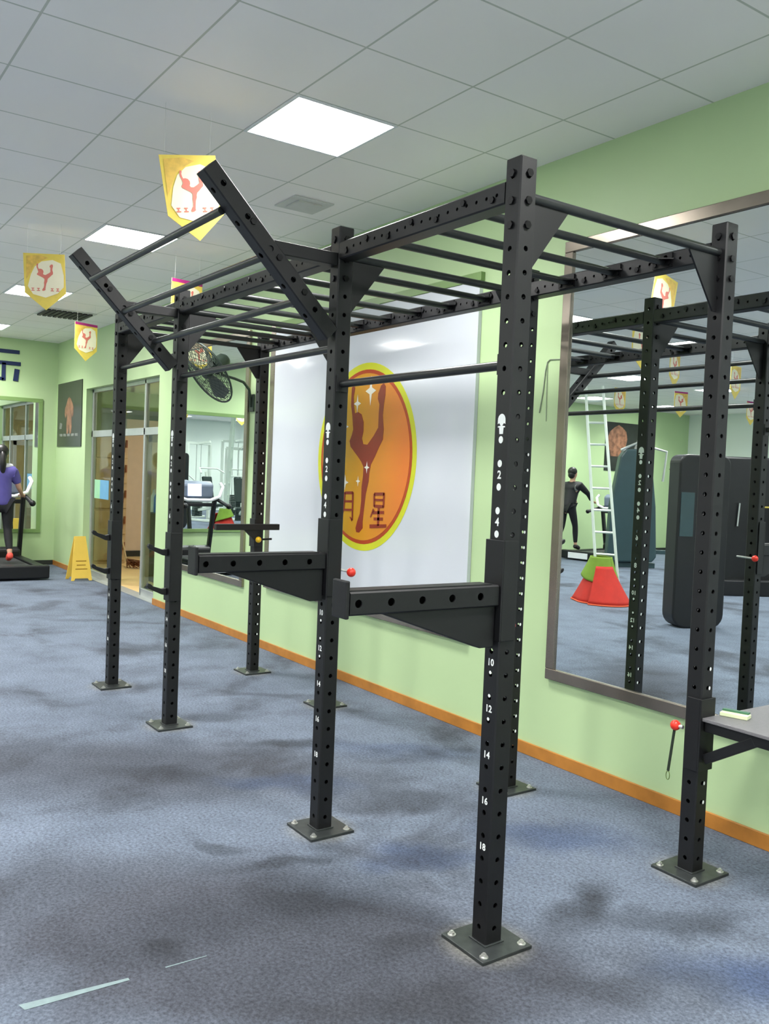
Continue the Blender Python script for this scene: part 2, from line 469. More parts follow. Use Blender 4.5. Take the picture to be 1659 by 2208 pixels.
# square tube with round bolt holes, skin of 4 faces and small corner chamfers
def holed(mb, p0, p1, size, pitch, first, upv=(0, 0, 1), r=.0095, last_gap=.02, faces=(0, 1, 2, 3)):
    p0, p1 = Vector(p0), Vector(p1)
    a = (p1 - p0); Ln = a.length; a.normalize()
    s = a.cross(Vector(upv))
    if s.length < 1e-3: s = Vector((1, 0, 0))
    s.normalize(); t = s.cross(a)
    h = size / 2; ch = .005; wd = h - ch
    zs = []
    z = first
    while z < Ln - last_gap:
        zs.append(z); z += pitch
    for k, (nrm, tan) in enumerate(((s, t), (t, -s), (-s, -t), (-t, s))):
        def P(x, z, d=0.0): return p0 + nrm * (h - d) + tan * x + a * z
        if k not in faces:
            mb.add([P(-wd, 0), P(wd, 0), P(wd, Ln), P(-wd, Ln)], [(0, 1, 2, 3)])
        else:
            lo = 0.0
            for i, zc in enumerate(zs):
                hi = (zc + zs[i + 1]) / 2 if i + 1 < len(zs) else min(Ln, zc + pitch / 2)
                vs_ = [P(-wd, lo), P(wd, lo), P(wd, hi), P(-wd, hi)]
                ring = [(r * math.cos(2 * PI * j / 12 - PI * .75), r * math.sin(2 * PI * j / 12 - PI * .75)) for j in range(12)]
                vs_ += [P(x, zc + y) for x, y in ring]
                vs_ += [P(x, zc + y, .005) for x, y in ring]
                fs = []
                for q in range(4):
                    arc = [4 + (q * 3 + j) % 12 for j in range(4)]
                    fs.append((q, (q + 1) % 4) + tuple(reversed(arc)))
                fs += [(4 + j, 4 + (j + 1) % 12, 16 + (j + 1) % 12, 16 + j) for j in range(12)]
                mb.add(vs_, fs)
                lo = hi
            if lo < Ln - 1e-4:
                mb.add([P(-wd, lo), P(wd, lo), P(wd, Ln), P(-wd, Ln)], [(0, 1, 2, 3)])
        # chamfer between this face and the next
        nn = ((s, t), (t, -s), (-s, -t), (-t, s))[k]
        c0 = p0 + nn[0] * h + nn[1] * wd
        c1 = p0 + nn[0] * wd + nn[1] * h
        mb.add([c0, c1, c1 + a * Ln, c0 + a * Ln], [(0, 1, 2, 3)])
    for e in (p0, p1):
        c = []
        for (i, j) in ((1, 1), (-1, 1), (-1, -1), (1, -1)):
            c += [e + s * (i * h) + t * (j * wd), e + s * (i * wd) + t * (j * h)] if i * j > 0 else [e + s * (i * wd) + t * (j * h), e + s * (i * h) + t * (j * wd)]
        mb.add(c, [tuple(range(8))])
    return zs

def text_polys(txt, size):
    cu = bpy.data.curves.new('txt', 'FONT')
    cu.body = txt; cu.size = size; cu.align_x = 'CENTER'; cu.align_y = 'CENTER'; cu.resolution_u = 2; cu.offset = size * .03
    o = bpy.data.objects.new('txt', cu)
    scene.collection.objects.link(o)
    dg = bpy.context.evaluated_depsgraph_get()
    me = o.evaluated_get(dg).to_mesh()
    vs_ = [tuple(v.co) for v in me.vertices]; fs = [tuple(p.vertices) for p in me.polygons]
    o.evaluated_get(dg).to_mesh_clear()
    bpy.data.objects.remove(o); bpy.data.curves.remove(cu)
    return vs_, fs

# ------------------------------------------------------------------ setting
W = 1.624          # plane of the mirror wall
XF = -12.1         # far wall
XB, YB = 5.6, -14.0
struct(MB().box(XF - .1, YB - .1, -.1, XB + .1, W + .16, 0).build('floor', 'carpet'))
struct(MB().box(XF - .1, YB - .1, ZC, XB + .1, W + .16, ZC + .1).build('ceiling', 'ceiling'))
DX0, DX1, DZ = -10.56, -7.70, 2.65
wr = MB()
wr.box(DX1, W, 0, XB, W + .15, ZC).box(XF, W, 0, DX0, W + .15, ZC).box(DX0, W, DZ, DX1, W + .15, ZC)
struct(wr.build('wall_right', 'wall'))
struct(MB().box(XF - .1, YB, 0, XF, W + .15, ZC).build('wall_far', 'wall'))
struct(MB().box(XF, YB - .1, 0, XB, YB, ZC).build('wall_left', 'wall_white'))
struct(MB().box(XB, YB, 0, XB + .1, W + .15, ZC).build('wall_back', 'wall_white'))
struct(MB().box(DX1, W - .014, 0, XB, W, .073).build('baseboard_right', 'base_wood', bevel=.003))
struct(MB().box(XF, W - .014, 0, DX0, W, .073).build('baseboard_right', 'base_wood', bevel=.003))
struct(MB().box(XF, YB, 0, XF + .014, W - .014, .073).build('baseboard_far', 'dark_base', bevel=.003))
struct(MB().box(XF + .014, YB, 0, XB, YB + .014, .09).build('baseboard_left', 'dark_base', bevel=.003))

# room behind the glass doors
struct(MB().box(-13.5, W + .15, -.1, -6.5, 5.2, 0).build('floor_back_room', 'int_floor'))
struct(MB().box(-13.5, W + .15, 2.9, -6.5, 5.2, 3.0).build('ceiling_back_room', 'wall_white'))
struct(MB().box(-13.5, 5.1, 0, -6.5, 5.2, 2.9).build('wall_back_room', 'int_wall'))
M['olive'] = mat('olive_wall', (132, 146, 104), .5, noise=.18, nscale=2.5)
struct(MB().box(-13.6, W + .15, 0, -13.5, 5.2, 2.9).build('wall_back_room', 'olive'))
struct(MB().box(-6.5, W + .15, 0, -6.4, 5.2, 2.9).build('wall_back_room', 'int_wall'))

# glass door set in the opening: alloy frame, transoms, a fixed leaf each side and an open leaf
YG = 1.735
df = MB()
fw_ = .05
for x in (DX0 + fw_ / 2, -9.62, -8.40, DX1 - fw_ / 2):
    df.cbox((x, YG, DZ / 2), fw_, fw_, DZ)
df.cbox(((DX0 + DX1) / 2, YG, 2.02), DX1 - DX0, fw_, .09)
df.cbox(((DX0 + DX1) / 2, YG, DZ - .025), DX1 - DX0, fw_, .05)
for a, b in ((DX0, -9.62), (-8.40, DX1)):
    df.cbox(((a + b) / 2, YG, .05), b - a, fw_, .1)
dfo = struct(df.build('door_1', 'alu', bevel=.004))
def pane(x0, x1, z0, z1):
    return MB().box(x0, YG - .004, z0, x1, YG + .004, z1).build('glass_pane', 'glass', dfo)
for a, b in ((DX0 + fw_, -9.645), (-8.375, DX1 - fw_)):
    pane(a, b, .1, 1.975)
for a, b in ((DX0 + fw_, -9.645), (-9.595, -8.425), (-8.375, DX1 - fw_)):
    pane(a, b, 2.065, DZ - .05)
MB().box(-10.4, YG - .01, 1.12, -9.78, YG - .0045, 1.38).build('sticker', 'sticker', dfo)
MB().box(-10.4, YG - .011, 1.12, -10.15, YG - .0102, 1.38).build('sticker', 'sticker_green', dfo)
struct(MB().box(DX0, W - .002, 0, DX1, W + .16, .012).build('trim_1', 'alu', bevel=.003))
# open leaf swung into the back room
ol = MB()
lx, ly = -8.44, YG + .03
for p in (0.03, .87):
    ol.cbox((lx, ly + p, 1.0), .04, .06, 1.96)
for z in (.07, 1.94):
    ol.cbox((lx, ly + .45, z), .04, .9, .09)
olo = struct(ol.build('door_2', 'alu', bevel=.003))
MB().box(lx - .004, ly + .06, .1, lx + .004, ly + .84, 1.9).build('glass_pane', 'glass', olo)
MB().tube([(lx + .05, ly + .75, .9), (lx + .07, ly + .75, .95), (lx + .07, ly + .75, 1.25), (lx + .05, ly + .75, 1.3)], .012, 8).build('door_handle', 'zinc', olo, smooth=True)

lk = thing('locker', (-12.3, 2.5, 0), 'tan locker with dark handles standing in the room behind the glass door', 'locker')
MB().box(-12.6, 2.2, 0, -12.02, 2.73, 2.1).build('body', 'int_tan', lk, bevel=.005)
for i, z in enumerate((.25, .67, 1.09, 1.5, 1.9)):
    MB().box(-12.0195, 2.22, z - .19, -12.0, 2.72, z + .18).build('door', 'int_tan', lk, bevel=.003)
    MB().box(-12.0, 2.63, z - .10, -11.975, 2.67, z + .06).build('handle', 'brown', lk, bevel=.003)
    MB().box(-12.0, 2.685, z - .02, -11.975, 2.71, z + .1).build('handle', 'brown', lk, bevel=.003)
pp = thing('partition_panel', (-13.1, 3.4, 0), 'beige partition panel with a dark skirting seen through the open glass door', 'panel')
MB().box(-13.2, 3.06, .1, -13.1, 4.6, 2.4).build('board', 'int_wall', pp, bevel=.004)
MB().box(-13.2, 3.06, 0, -13.08, 4.6, .1).build('skirting', 'dark_base', pp, bevel=.004)
bm_ = thing('besom_broom', (-11.4, 2.62, 0), 'brown straw broom head lying on the pale wood floor behind the glass door', 'broom')
b_ = MB()
for i in range(26):
    a = -.5 + i / 25
    b_.tube([(-11.6, 2.62, .06 + .03 * (i % 3)), (-11.2 + .1 * a, 2.66 + .3 * a, .02 + .03 * (i % 4))], .008, 5)
b_.build('bristles', 'brown', bm_)
MB().tube([(-11.6, 2.62, .08), (-11.85, 2.60, .5)], .014, 8).build('handle', 'int_tan', bm_, smooth=True)
bx = thing('storage_crate', (-9.7, 2.5, 0), 'stack of blue bottles in a dark crate behind the right glass pane', 'crate')
MB().box(-10.1, 2.3, 0, -9.35, 2.75, .95).build('crate_body', 'pad', bx, bevel=.01)
for i in range(5):
    x = -10.02 + i * .14
    MB().tube([(x, 2.45, .95), (x, 2.45, 1.16), (x, 2.45, 1.22), (x, 2.45, 1.27)], [.05, .05, .02, .02], 10).build('bottle', 'blue' if i % 2 else 'white_plastic', bx, smooth=True)

# ------------------------------------------------------------------ ceiling lights
LIGHTS = [(GX - TS * (2.5 + 5 * i), GY + .6 * (1.5 - 4 * j)) for j in range(6) for i in range(-2, 4)]  # grid runs on out of view; end column behind the camera added to brighten
first = None
for (x, y) in LIGHTS:
    near = (y > 0)
    if first is None:
        t = thing('ceiling_light', (x, y, ZC), None, 'ceiling light')
        f = MB()
        for (a, b, c, d) in ((-.3, -.3, .3, -.285), (-.3, .285, .3, .3), (-.3, -.285, -.285, .285), (.285, -.285, .3, .285)):
            f.box(x + a, y + b, ZC - .008, x + c, y + d, ZC - .0005)
        f.build('frame', 'white_plastic', t)
        dfm = MB(); dfm.prism([(-.284, -.0015), (-.280, -.006), (.280, -.006), (.284, -.0015)], (x, y - .284, ZC), (1, 0, 0), (0, 0, 1), (0, .568, 0))
        dfm.build('diffuser', 'lamp', t)
        la = bpy.data.lights.new('panel_light', 'AREA'); la.shape = 'SQUARE'; la.size = .56; la.energy = LAMP_WATTS; la.spread = math.radians(LAMP_SPREAD); la.color = (1, .985, .965)
        lo = bpy.data.objects.new('panel_light', la); scene.collection.objects.link(lo); lo.parent = t; lo.location = (0, 0, -.008); ORG[lo.name] = Vector((x, y, ZC))
        first = t
    else:
        t = copy_tree(first); t.location = (x, y, ZC)
    i = round((GX - TS * 2.5 - x) / (TS * 5)); j = round((GY + .9 - y) / 2.4)
    if j == 0 and i in (0, 1, 2, 3):
        t['label'] = {0: 'largest square ceiling light panel, glaring white above the rig', 1: 'square ceiling light panel left of the big yellow pennant, second nearest',
                      2: 'square ceiling light panel half hidden behind the left yellow pennant', 3: 'farthest ceiling light panel at the left picture edge'}[i]
        t['group'] = 'ceiling light panels over the rig'
    else:
        t['label'] = 'square ceiling light panel out of direct view'
        t['group'] = 'ceiling light panels behind the camera side'
# back room lamp
MB().box(-10.6, 3.2, 2.885, -9.4, 3.8, 2.899).build('ceiling_light', 'lamp', at=(-10, 3.5, 2.9))
o = [x for x in scene.collection.objects if x.name.startswith('ceiling_light') and x.type == 'MESH'][0]
tag(o, 'long ceiling lamp inside the room behind the glass doors', 'ceiling light')
v = thing('ceiling_vent', (-9.15, .93, ZC), 'dark open vent in the ceiling, far left above the small pink pennant', 'vent')
MB().box(-9.43, .63, ZC - .012, -8.87, 1.24, ZC - .001).build('frame', 'vent_grey', v)
s_ = MB()
for i in range(9):
    s_.box(-9.40, .66 + i * .062, ZC - .03, -8.90, .70 + i * .062, ZC - .0125)
s_.build('slats', 'vent', v)
v = thing('ceiling_vent', (-3.22, .94, ZC), 'flat grey ceiling diffuser right of the big light panel above the ladder bars', 'vent')
MB().box(-3.36, .80, ZC - .008, -3.06, 1.10, ZC - .001).build('frame', 'vent_grey', v)
MB().box(-3.30, .86, ZC - .02, -3.12, 1.04, ZC - .0085).build('louvre', 'vent_grey', v)

# ------------------------------------------------------------------ mirrors, panel
def wall_mirror(x0, x1, z0, z1, label, fr=.062, right=True):
    t = thing('wall_mirror', ((x0 + x1) / 2, W, z0), label, 'mirror')
    f = MB(); d0 = W - .028; d1 = W - .0005
    f.box(x0, d0, z0, x1, d1, z0 + fr).box(x0, d0, z1 - fr, x1, d1, z1).box(x0, d0, z0 + fr, x0 + fr, d1, z1 - fr).box(x1 - fr, d0, z0 + fr, x1, d1, z1 - fr)
    f.build('frame', 'mframe', t, bevel=.004)
    MB().box(x0 + fr, W - .014, z0 + fr, x1 - fr, W - .002, z1 - fr).build('mirror_glass', 'mirror', t)
    return t
wall_mirror(-1.356, 3.6, .482, 2.945, 'large steel framed wall mirror on the right reflecting the black rig')
wall_mirror(-6.95, -5.33, .50, 2.90, 'narrow wall mirror behind the fan, left of the white logo panel')
t = thing('wall_mirror', (XF, -2.5, .5), 'long mirror on the far green wall behind the treadmills', 'mirror')
f = MB(); x0, x1 = XF + .0005, XF + .028; y0, y1, z0, z1, fr = -6.6, 1.405, .5, 2.56, .06
f.box(x0, y0, z0, x1, y1, z0 + fr).box(x0, y0, z1 - fr, x1, y1, z1).box(x0, y0, z0 + fr, x1, y0 + fr, z1 - fr).box(x0, y1 - fr, z0 + fr, x1, y1, z1 - fr)
f.build('frame', 'olive_frame', t, bevel=.004)
MB().box(XF + .002, y0 + fr, z0 + fr, XF + .014, y1 - fr, z1 - fr).build('mirror_glass', 'mirror', t)

# logo panel
lp = thing('logo_panel', (-3.45, W, .60), 'big glossy light grey wall panel with an oval orange dancer logo', 'wall panel')
MB().box(-4.80, W - .03, .60, -2.075, W - .001, 2.845).build('board', 'panel', lp, bevel=.002)
MB().box(-4.88, W - .034, .56, -4.80, W - .001, 2.90).build('frame', 'mframe', lp, bevel=.003)
MB().box(-4.80, W - .036, .56, -2.06, W - .001, .60).build('frame', 'mframe', lp, bevel=.003)
MB().box(-4.80, W - .036, 2.845, -2.06, W - .001, 2.90).build('frame', 'olive_frame', lp, bevel=.003)
U, V_ = (1, 0, 0), (0, 0, 1)
def oval(cx, cz, a, b, n=72):
    return [(cx + a * math.cos(2 * PI * i / n), cz + b * math.sin(2 * PI * i / n)) for i in range(n)]
def art(poly_list, name, m, lvl, parent, y=None):
    mb = MB(); yy = (W - .03 if y is None else y) - .0012 * lvl
    for p in poly_list:
        mb.prism(p, (0, yy, 0), U, V_, (0, .0006, 0))
    return mb.build(name, m, parent)
CX, CZ = -3.325, 1.732
art([oval(CX, CZ, .665, .70)], 'logo_oval', 'ink_lime', 1, lp)
art([oval(CX, CZ, .615, .65)], 'logo_oval', 'ink_orange', 2, lp)
art([oval(CX, CZ, .588, .622)], 'logo_oval', 'ink_gold', 3, lp)
DANCER = [(-3.495, 2.287), (-3.518, 2.255), (-3.52, 2.187), (-3.518, 2.119), (-3.498, 2.05), (-3.489, 2.002), (-3.477, 1.94), (-3.492, 1.9), (-3.521, 1.852), (-3.506, 1.811), (-3.458, 1.777), (-3.4, 1.737), (-3.348, 1.697), (-3.314, 1.657), (-3.316, 1.59), (-3.33, 1.509), (-3.327, 1.402), (-3.34, 1.307), (-3.37, 1.251), (-3.391, 1.195), (-3.379, 1.166), (-3.339, 1.165), (-3.293, 1.202), (-3.296, 1.249), (-3.284, 1.35), (-3.268, 1.458), (-3.237, 1.552), (-3.232, 1.618), (-3.215, 1.678), (-3.165, 1.738), (-3.119, 1.803), (-3.072, 1.861), (-3.068, 1.933), (-3.085, 2.036), (-3.077, 2.114), (-3.063, 2.178), (-3.063, 2.242), (-3.088, 2.267), (-3.123, 2.252), (-3.156, 2.195), (-3.158, 2.156), (-3.136, 2.116), (-3.14, 2.038), (-3.14, 1.947), (-3.194, 1.889), (-3.273, 1.824), (-3.328, 1.828), (-3.349, 1.871), (-3.333, 1.924), (-3.335, 1.991), (-3.369, 2.052), (-3.419, 2.071), (-3.461, 2.062), (-3.477, 2.117), (-3.485, 2.185), (-3.47, 2.252)]
art([DANCER], 'dancer_figure', 'ink_brown', 4, lp)
def star4(x, z, rx, rz):
    k = .22
    return [(x, z + rz), (x + rx * k, z + rz * k), (x + rx, z), (x + rx * k, z - rz * k), (x, z - rz), (x - rx * k, z - rz * k), (x - rx, z), (x - rx * k, z + rz * k)]
art([star4(-3.254, 2.22, .07, .11), star4(-3.429, 2.133, .05, .07), star4(-3.593, 1.963, .05, .07), star4(-3.268, 1.655, .035, .045), star4(-3.562, 1.536, .05, .06), star4(-3.38, 1.55, .03, .04)], 'star', 'ink_white', 5, lp)
def stroke(a, b, w0, w1=None):
    w1 = w0 if w1 is None else w1
    dx, dz = b[0] - a[0], b[1] - a[1]; l = math.hypot(dx, dz); nx, nz = -dz / l, dx / l
    return [(a[0] - nx * w0, a[1] - nz * w0), (b[0] - nx * w1, b[1] - nz * w1), (b[0] + nx * w1, b[1] + nz * w1), (a[0] + nx * w0, a[1] + nz * w0)]
s = .011
ming = [stroke((-3.72, 1.44), (-3.725, 1.27), s), stroke((-3.72, 1.435), (-3.615, 1.44), s), stroke((-3.615, 1.45), (-3.62, 1.27), s), stroke((-3.72, 1.355), (-3.62, 1.36), s * .8), stroke((-3.72, 1.275), (-3.62, 1.28), s),
        stroke((-3.56, 1.46), (-3.565, 1.33), s), stroke((-3.565, 1.33), (-3.61, 1.235), s, s * .5), stroke((-3.56, 1.455), (-3.445, 1.46), s), stroke((-3.445, 1.465), (-3.44, 1.25), s * 1.1, s * .9), stroke((-3.44, 1.25), (-3.475, 1.275), s, s * .4),
        stroke((-3.56, 1.39), (-3.45, 1.395), s * .8), stroke((-3.56, 1.325), (-3.45, 1.33), s * .8)]
xing = [stroke((-3.155, 1.465), (-3.15, 1.37), s), stroke((-3.155, 1.462), (-3.025, 1.468), s), stroke((-3.03, 1.475), (-3.03, 1.37), s), stroke((-3.15, 1.42), (-3.035, 1.423), s * .7), stroke((-3.15, 1.374), (-3.03, 1.376), s),
        stroke((-3.155, 1.35), (-3.195, 1.29), s * 1.1, s * .5), stroke((-3.165, 1.325), (-3.02, 1.335), s), stroke((-3.09, 1.365), (-3.09, 1.235), s * 1.2), stroke((-3.15, 1.28), (-3.03, 1.287), s), stroke((-3.20, 1.222), (-2.985, 1.24), s * 1.3, s * 1.1)]
art(ming, 'letter_ming', 'ink_brown', 5, lp)
art(xing, 'letter_xing', 'ink_brown', 5, lp)

# posters
def poster(x0, x1, z0, z1, label, fig):
    t = thing('poster', ((x0 + x1) / 2, W, z0), label, 'poster')
    MB().box(x0, W - .012, z0, x1, W - .001, z1).build('sheet', 'poster', t)
    mb = MB()
    for p in fig: mb.prism(p, (x0, W - .0135, z0), (x1 - x0, 0, 0), (0, 0, z1 - z0), (0, .0008, 0))
    mb.build('printed_figure', 'skin_print', t)
    tx = MB()
    for i in range(5): tx.prism([(.12 + .16 * i, .16), (.24 + .16 * i, .16), (.24 + .16 * i, .2), (.12 + .16 * i, .2)], (x0, W - .0135, z0), (x1 - x0, 0, 0), (0, 0, z1 - z0), (0, .0008, 0))
    tx.prism([(.1, .28), (.2, .28), (.22, .36), (.12, .38)], (x0, W - .0135, z0), (x1 - x0, 0, 0), (0, 0, z1 - z0), (0, .0008, 0))
    tx.build('printed_text', 'print_grey', t)
    return t
BODY = [[(.40, .68), (.44, .74), (.50, .77), (.56, .74), (.62, .68), (.68, .60), (.68, .50), (.64, .44), (.62, .52), (.60, .44), (.62, .30), (.60, .20), (.54, .20), (.51, .34), (.48, .20), (.42, .20), (.40, .30), (.42, .44), (.40, .52), (.36, .44), (.32, .50), (.33, .60)]]
poster(-12.02, -10.74, 1.84, 2.80, 'dark bodybuilder poster on the green wall left of the glass door', BODY)
# poster on far wall, seen in the right mirror
t = thing('poster', (XF, -11.75, 1.93), 'large dark poster of a bare muscular torso reflected in the right mirror', 'poster')
MB().box(XF + .001, -12.6, 1.93, XF + .012, -10.9, 3.08).build('sheet', 'poster', t)
TORSO = [(.06, .45), (.03, .62), (.08, .80), (.18, .90), (.26, .95), (.34, .90), (.42, .82), (.45, .66), (.42, .52), (.38, .40), (.40, .30), (.12, .30), (.10, .42)]
mb = MB(); mb.prism([(x, z) for x, z in TORSO], (XF + .013, -10.9, 1.93), (0, -1.7, 0), (0, 0, 1.15), (.0008, 0, 0))
mb.build('printed_figure', 'skin_print', t)
mb = MB(); mb.prism([(.52, .1), (.62, .55), (.7, .8), (.78, .85), (.8, .6), (.86, .3), (.84, .1)], (XF + .013, -10.9, 1.93), (0, -1.7, 0), (0, 0, 1.15), (.0008, 0, 0))
mb.build('printed_figure', 'print_grey', t)

# blue wall lettering at far left (only its right edge is in the picture)
t = thing('wall_lettering', (XF, .82, 2.8), 'dark blue raised character on the far green wall, cut by the left edge', 'lettering')
mb = MB()
def strk(y0, z0, y1, z1, w=.028):
    p = stroke((y0, z0), (y1, z1), w); mb.prism(p, (XF + .001, 0, 0), (0, 1, 0), (0, 0, 1), (.018, 0, 0))
strk(.66, 3.235, 1.05, 3.235); strk(.58, 3.06, 1.07, 3.06); strk(.83, 3.06, .83, 2.80); strk(.83, 2.81, .76, 2.83, .02); strk(1.02, 2.98, 1.0, 2.80, .035); strk(.66, 2.98, .66, 2.80, .03)
mb.build('letter_strokes', 'blue_text', t)

# ------------------------------------------------------------------ the rig
PX = [0.0, -1.13, -2.972, -4.102]
D = 1.1245; H = 2.669; SZ = .075; h = SZ / 2
PITCH_H = .0795
rig = thing('pull_up_rig', (-2.05, D / 2, 0), 'black eight-post steel pull-up rig with monkey bars, bolted to the carpet', 'gym rig')

NUMS = {n: text_polys(str(2 * n), .038 if n < 5 else .033) for n in range(1, 10)}
def marks(post, flip):
    """white stencilled marks of one upright, outward face -y (or +y when flipped)"""
    k = -1 if flip else 1
    def out(mb, name):
        for p in mb.v: p.x *= k; p.y *= k
        mb.build(name, 'mark', post)
    y = -h - .0007
    def el(x, z, a, b, n=12):
        return MB().flat([(x + a * math.cos(2 * PI * i / n), z + b * math.sin(2 * PI * i / n)) for i in range(n)], (0, y, 0), U, V_)
    mb = MB(); z = 1.79
    mb.flat([(.019 * math.cos(PI * i / 10), z + .012 + .022 * math.sin(PI * i / 10)) for i in range(11)], (0, y, 0), U, V_)
    mb.flat([(-.019, z - .001), (-.012, z + .003), (-.004, z - .006), (.004, z - .006), (.012, z + .003), (.019, z - .001), (.019, z + .012), (-.019, z + .012)], (0, y, 0), U, V_)
    mb.flat([(-.018, z - .012), (.018, z - .012), (.018, z - .008), (.006, z - .0062), (-.006, z - .0062), (-.018, z - .008)], (0, y, 0), U, V_)
    mb.flat([(-.009, z - .034), (.009, z - .034), (.011, z - .012), (-.011, z - .012)], (0, y, 0), U, V_)
    out(mb, 'skull_mark')
    for zz in (1.737, 1.657, 1.578, 1.498, 1.419): out(el(0, zz, .011, .0125), 'dot_mark')
    for n in range(1, 10):
        vv, ff = NUMS[n]; zc = 1.777 - .0795 * 2 * n
        mb = MB(); mb.add([(x, y, zc + q) for x, q, _ in vv], ff); out(mb, 'number_mark')
    for zz in (1.06, .948, .868, .788): out(el(0, zz, .006, .006), 'dot_mark')
    if flip:
        zz = 1.737 if post.location.x + RO.x < -.5 else .86
        while zz > .25:
            MB().add([(h + .0007, .012 + .006 * math.cos(2 * PI * i / 10), zz + .008 * math.sin(2 * PI * i / 10)) for i in range(10)], [tuple(range(10))]).build('dot_mark', 'mark', post)
            zz -= PITCH_H

def make_post():
    pm = MB()
    holed(pm, (0, 0, .012), (0, 0, H), SZ, PITCH_H, .067 - .012, upv=(0, 1, 0))
    pm.cbox((0, 0, H + .002), SZ - .006, SZ - .006, .004)
    po = pm.build('post', 'steel', rig)
    return po
# built about the origin, then moved: offset parts by the rig's own origin
RO = org(rig).copy()
def place(o, x, y):
    o.location = Vector((x, y, 0)) + Vector((0, 0, 0)); return o
ORG[rig.name] = Vector((0, 0, 0))
post0 = make_post()
pl = MB().cbox((0, 0, .006), .222, .222, .012)
# weld bead
pl.box(-h - .006, -h - .006, .012, h + .006, h + .006, .017)
pl.build('base_plate', 'plate', post0, bevel=.002)
for (sx, sy) in ((-1, -1), (1, -1), (1, 1), (-1, 1)):
    bo = MB(); bo.disc((sx * .085, sy * .085, .012), (0, 0, 1), .015, .003, 14); bo.disc((sx * .085, sy * .085, .015), (0, 0, 1), .010, .007, 6); bo.disc((sx * .085, sy * .085, .023), (0, 0, 1), .0055, .004, 8)
    bo.build('anchor_bolt', 'zinc', post0)
for z in (2.45, 2.53, 2.62):
    for a in ((1, 0, 0), (0, -1, 0)):
        MB().disc((a[0] * h, a[1] * h, z), a, .014, .008, 6).build('hex_bolt', 'bolt', post0)
posts = []; pend = []
for i, x in enumerate(PX):
    for y in (0.0, D):
        o = post0 if not posts else copy_tree(post0, rig)
        o.location = Vector((x, y, 0)) - RO
        posts.append(o)
        pend.append((o, y > 0))
for o, fl in pend: marks(o, fl)
ORG[rig.name] = RO

def rb(mb, name, m='steel', parent=rig, **k): return mb.build(name, m, parent, **k)
ZB = 2.5655
for y in (0.0, D):
    for i in range(3):
        xa, xb = PX[i] - h, PX[i + 1] + h
        mb = MB(); holed(mb, (xa, y, ZB), (xb, y, ZB), SZ, PITCH_H / 1.5, .04, r=.0065, faces=(0, 2))
        bo = rb(mb, 'top_beam')
        n = int((xa - xb) / .16)
        for k in range(n + 1):
            xx = xa - .06 - k * (xa - xb - .12) / n
            for sgn in (-1, 1): rb(MB().disc((xx, y + sgn * h, ZB + (.012 if k % 2 else -.012)), (0, sgn, 0), .012, .007, 6), 'hex_bolt', 'bolt', bo)
RUNGS = [-.27, -.55, -.83, -1.43, -1.735, -2.04, -2.35, -2.66, -3.26, -3.54, -3.82]
for x in RUNGS:
    g = rb(MB().tube([(x, h + .006, ZB), (x, D - h - .006, ZB)], .0165, 14), 'rung', 'bar', smooth=True)
    for sgn, y in ((1, h), (-1, D - h)):
        b = MB(); b.box(x - .05, min(y, y + sgn * .007), ZB - .03, x + .05, max(y, y + sgn * .007), ZB + .03)
        for sx in (-1, 1):
            b.prism([(0, 0), (.045, 0), (0, .05)], (x + sx * .0165 - .002, y + sgn * .007, ZB - .0), (sx * 1, 0, 0), (0, sgn, 0), (0, 0, .005))
            b.disc((x + sx * .036, y + sgn * .007, ZB - .014), (0, sgn, 0), .009, .006, 6)
        rb(b, 'rung_bracket', 'bolt', g)
for x in PX:
    g = rb(MB().tube([(x, h, ZB - .01), (x, D - h, ZB - .01)], .0175, 14), 'cross_bar', 'bar', smooth=True)
    for sgn, y in ((1, h), (-1, D - h)):
        b = MB(); b.prism([(0, 0), (.185, 0), (.185, -.012), (.02, -.23), (0, -.23)], (x - .004, y, ZB - .018), (0, sgn, 0), (0, 0, 1), (.008, 0, 0))
        rb(b, 'gusset_plate', 'steel', g)
# diagonal outrigger arms
for x in (PX[1], PX[2]):
    mb = MB(); holed(mb, (x, -.055, 2.205), (x, -.645, 2.795), SZ, .155, .13, upv=(1, 0, 0), r=.013)
    a = rb(mb, 'outrigger_arm')
    for q in (.25, .46, .67): rb(MB().disc((x + h, -.055 - q * .59, 2.205 + q * .59 + .01), (1, 0, 0), .014, .008, 6), 'hex_bolt', 'bolt', a)
    mb = MB(); mb.beam((x, -h, 2.53), (x, -.40, 2.53), .06, .055)
    rb(mb, 'arm_brace', bevel=.004)
for (y, z) in ((-.556, 2.65), (-.365, 2.495), (-.178, 2.342)):
    rb(MB().tube([(PX[1] - h, y, z), (PX[2] + h, y, z)], .0165, 14), 'pull_up_bar', 'bar', smooth=True)
for (i, z) in ((0, 1.993), (1, 2.155), (2, 2.288)):
    g = rb(MB().tube([(PX[i] - h, 0, z), (PX[i + 1] + h, 0, z)], .0165, 14), 'pull_up_bar', 'bar', smooth=True)
    for xx, sx in ((PX[i] - h, -1), (PX[i + 1] + h, 1)):
        rb(MB().box(min(xx, xx + sx * .008), -.03, z - .035, max(xx, xx + sx * .008), .03, z + .035), 'end_flange', 'steel', g)

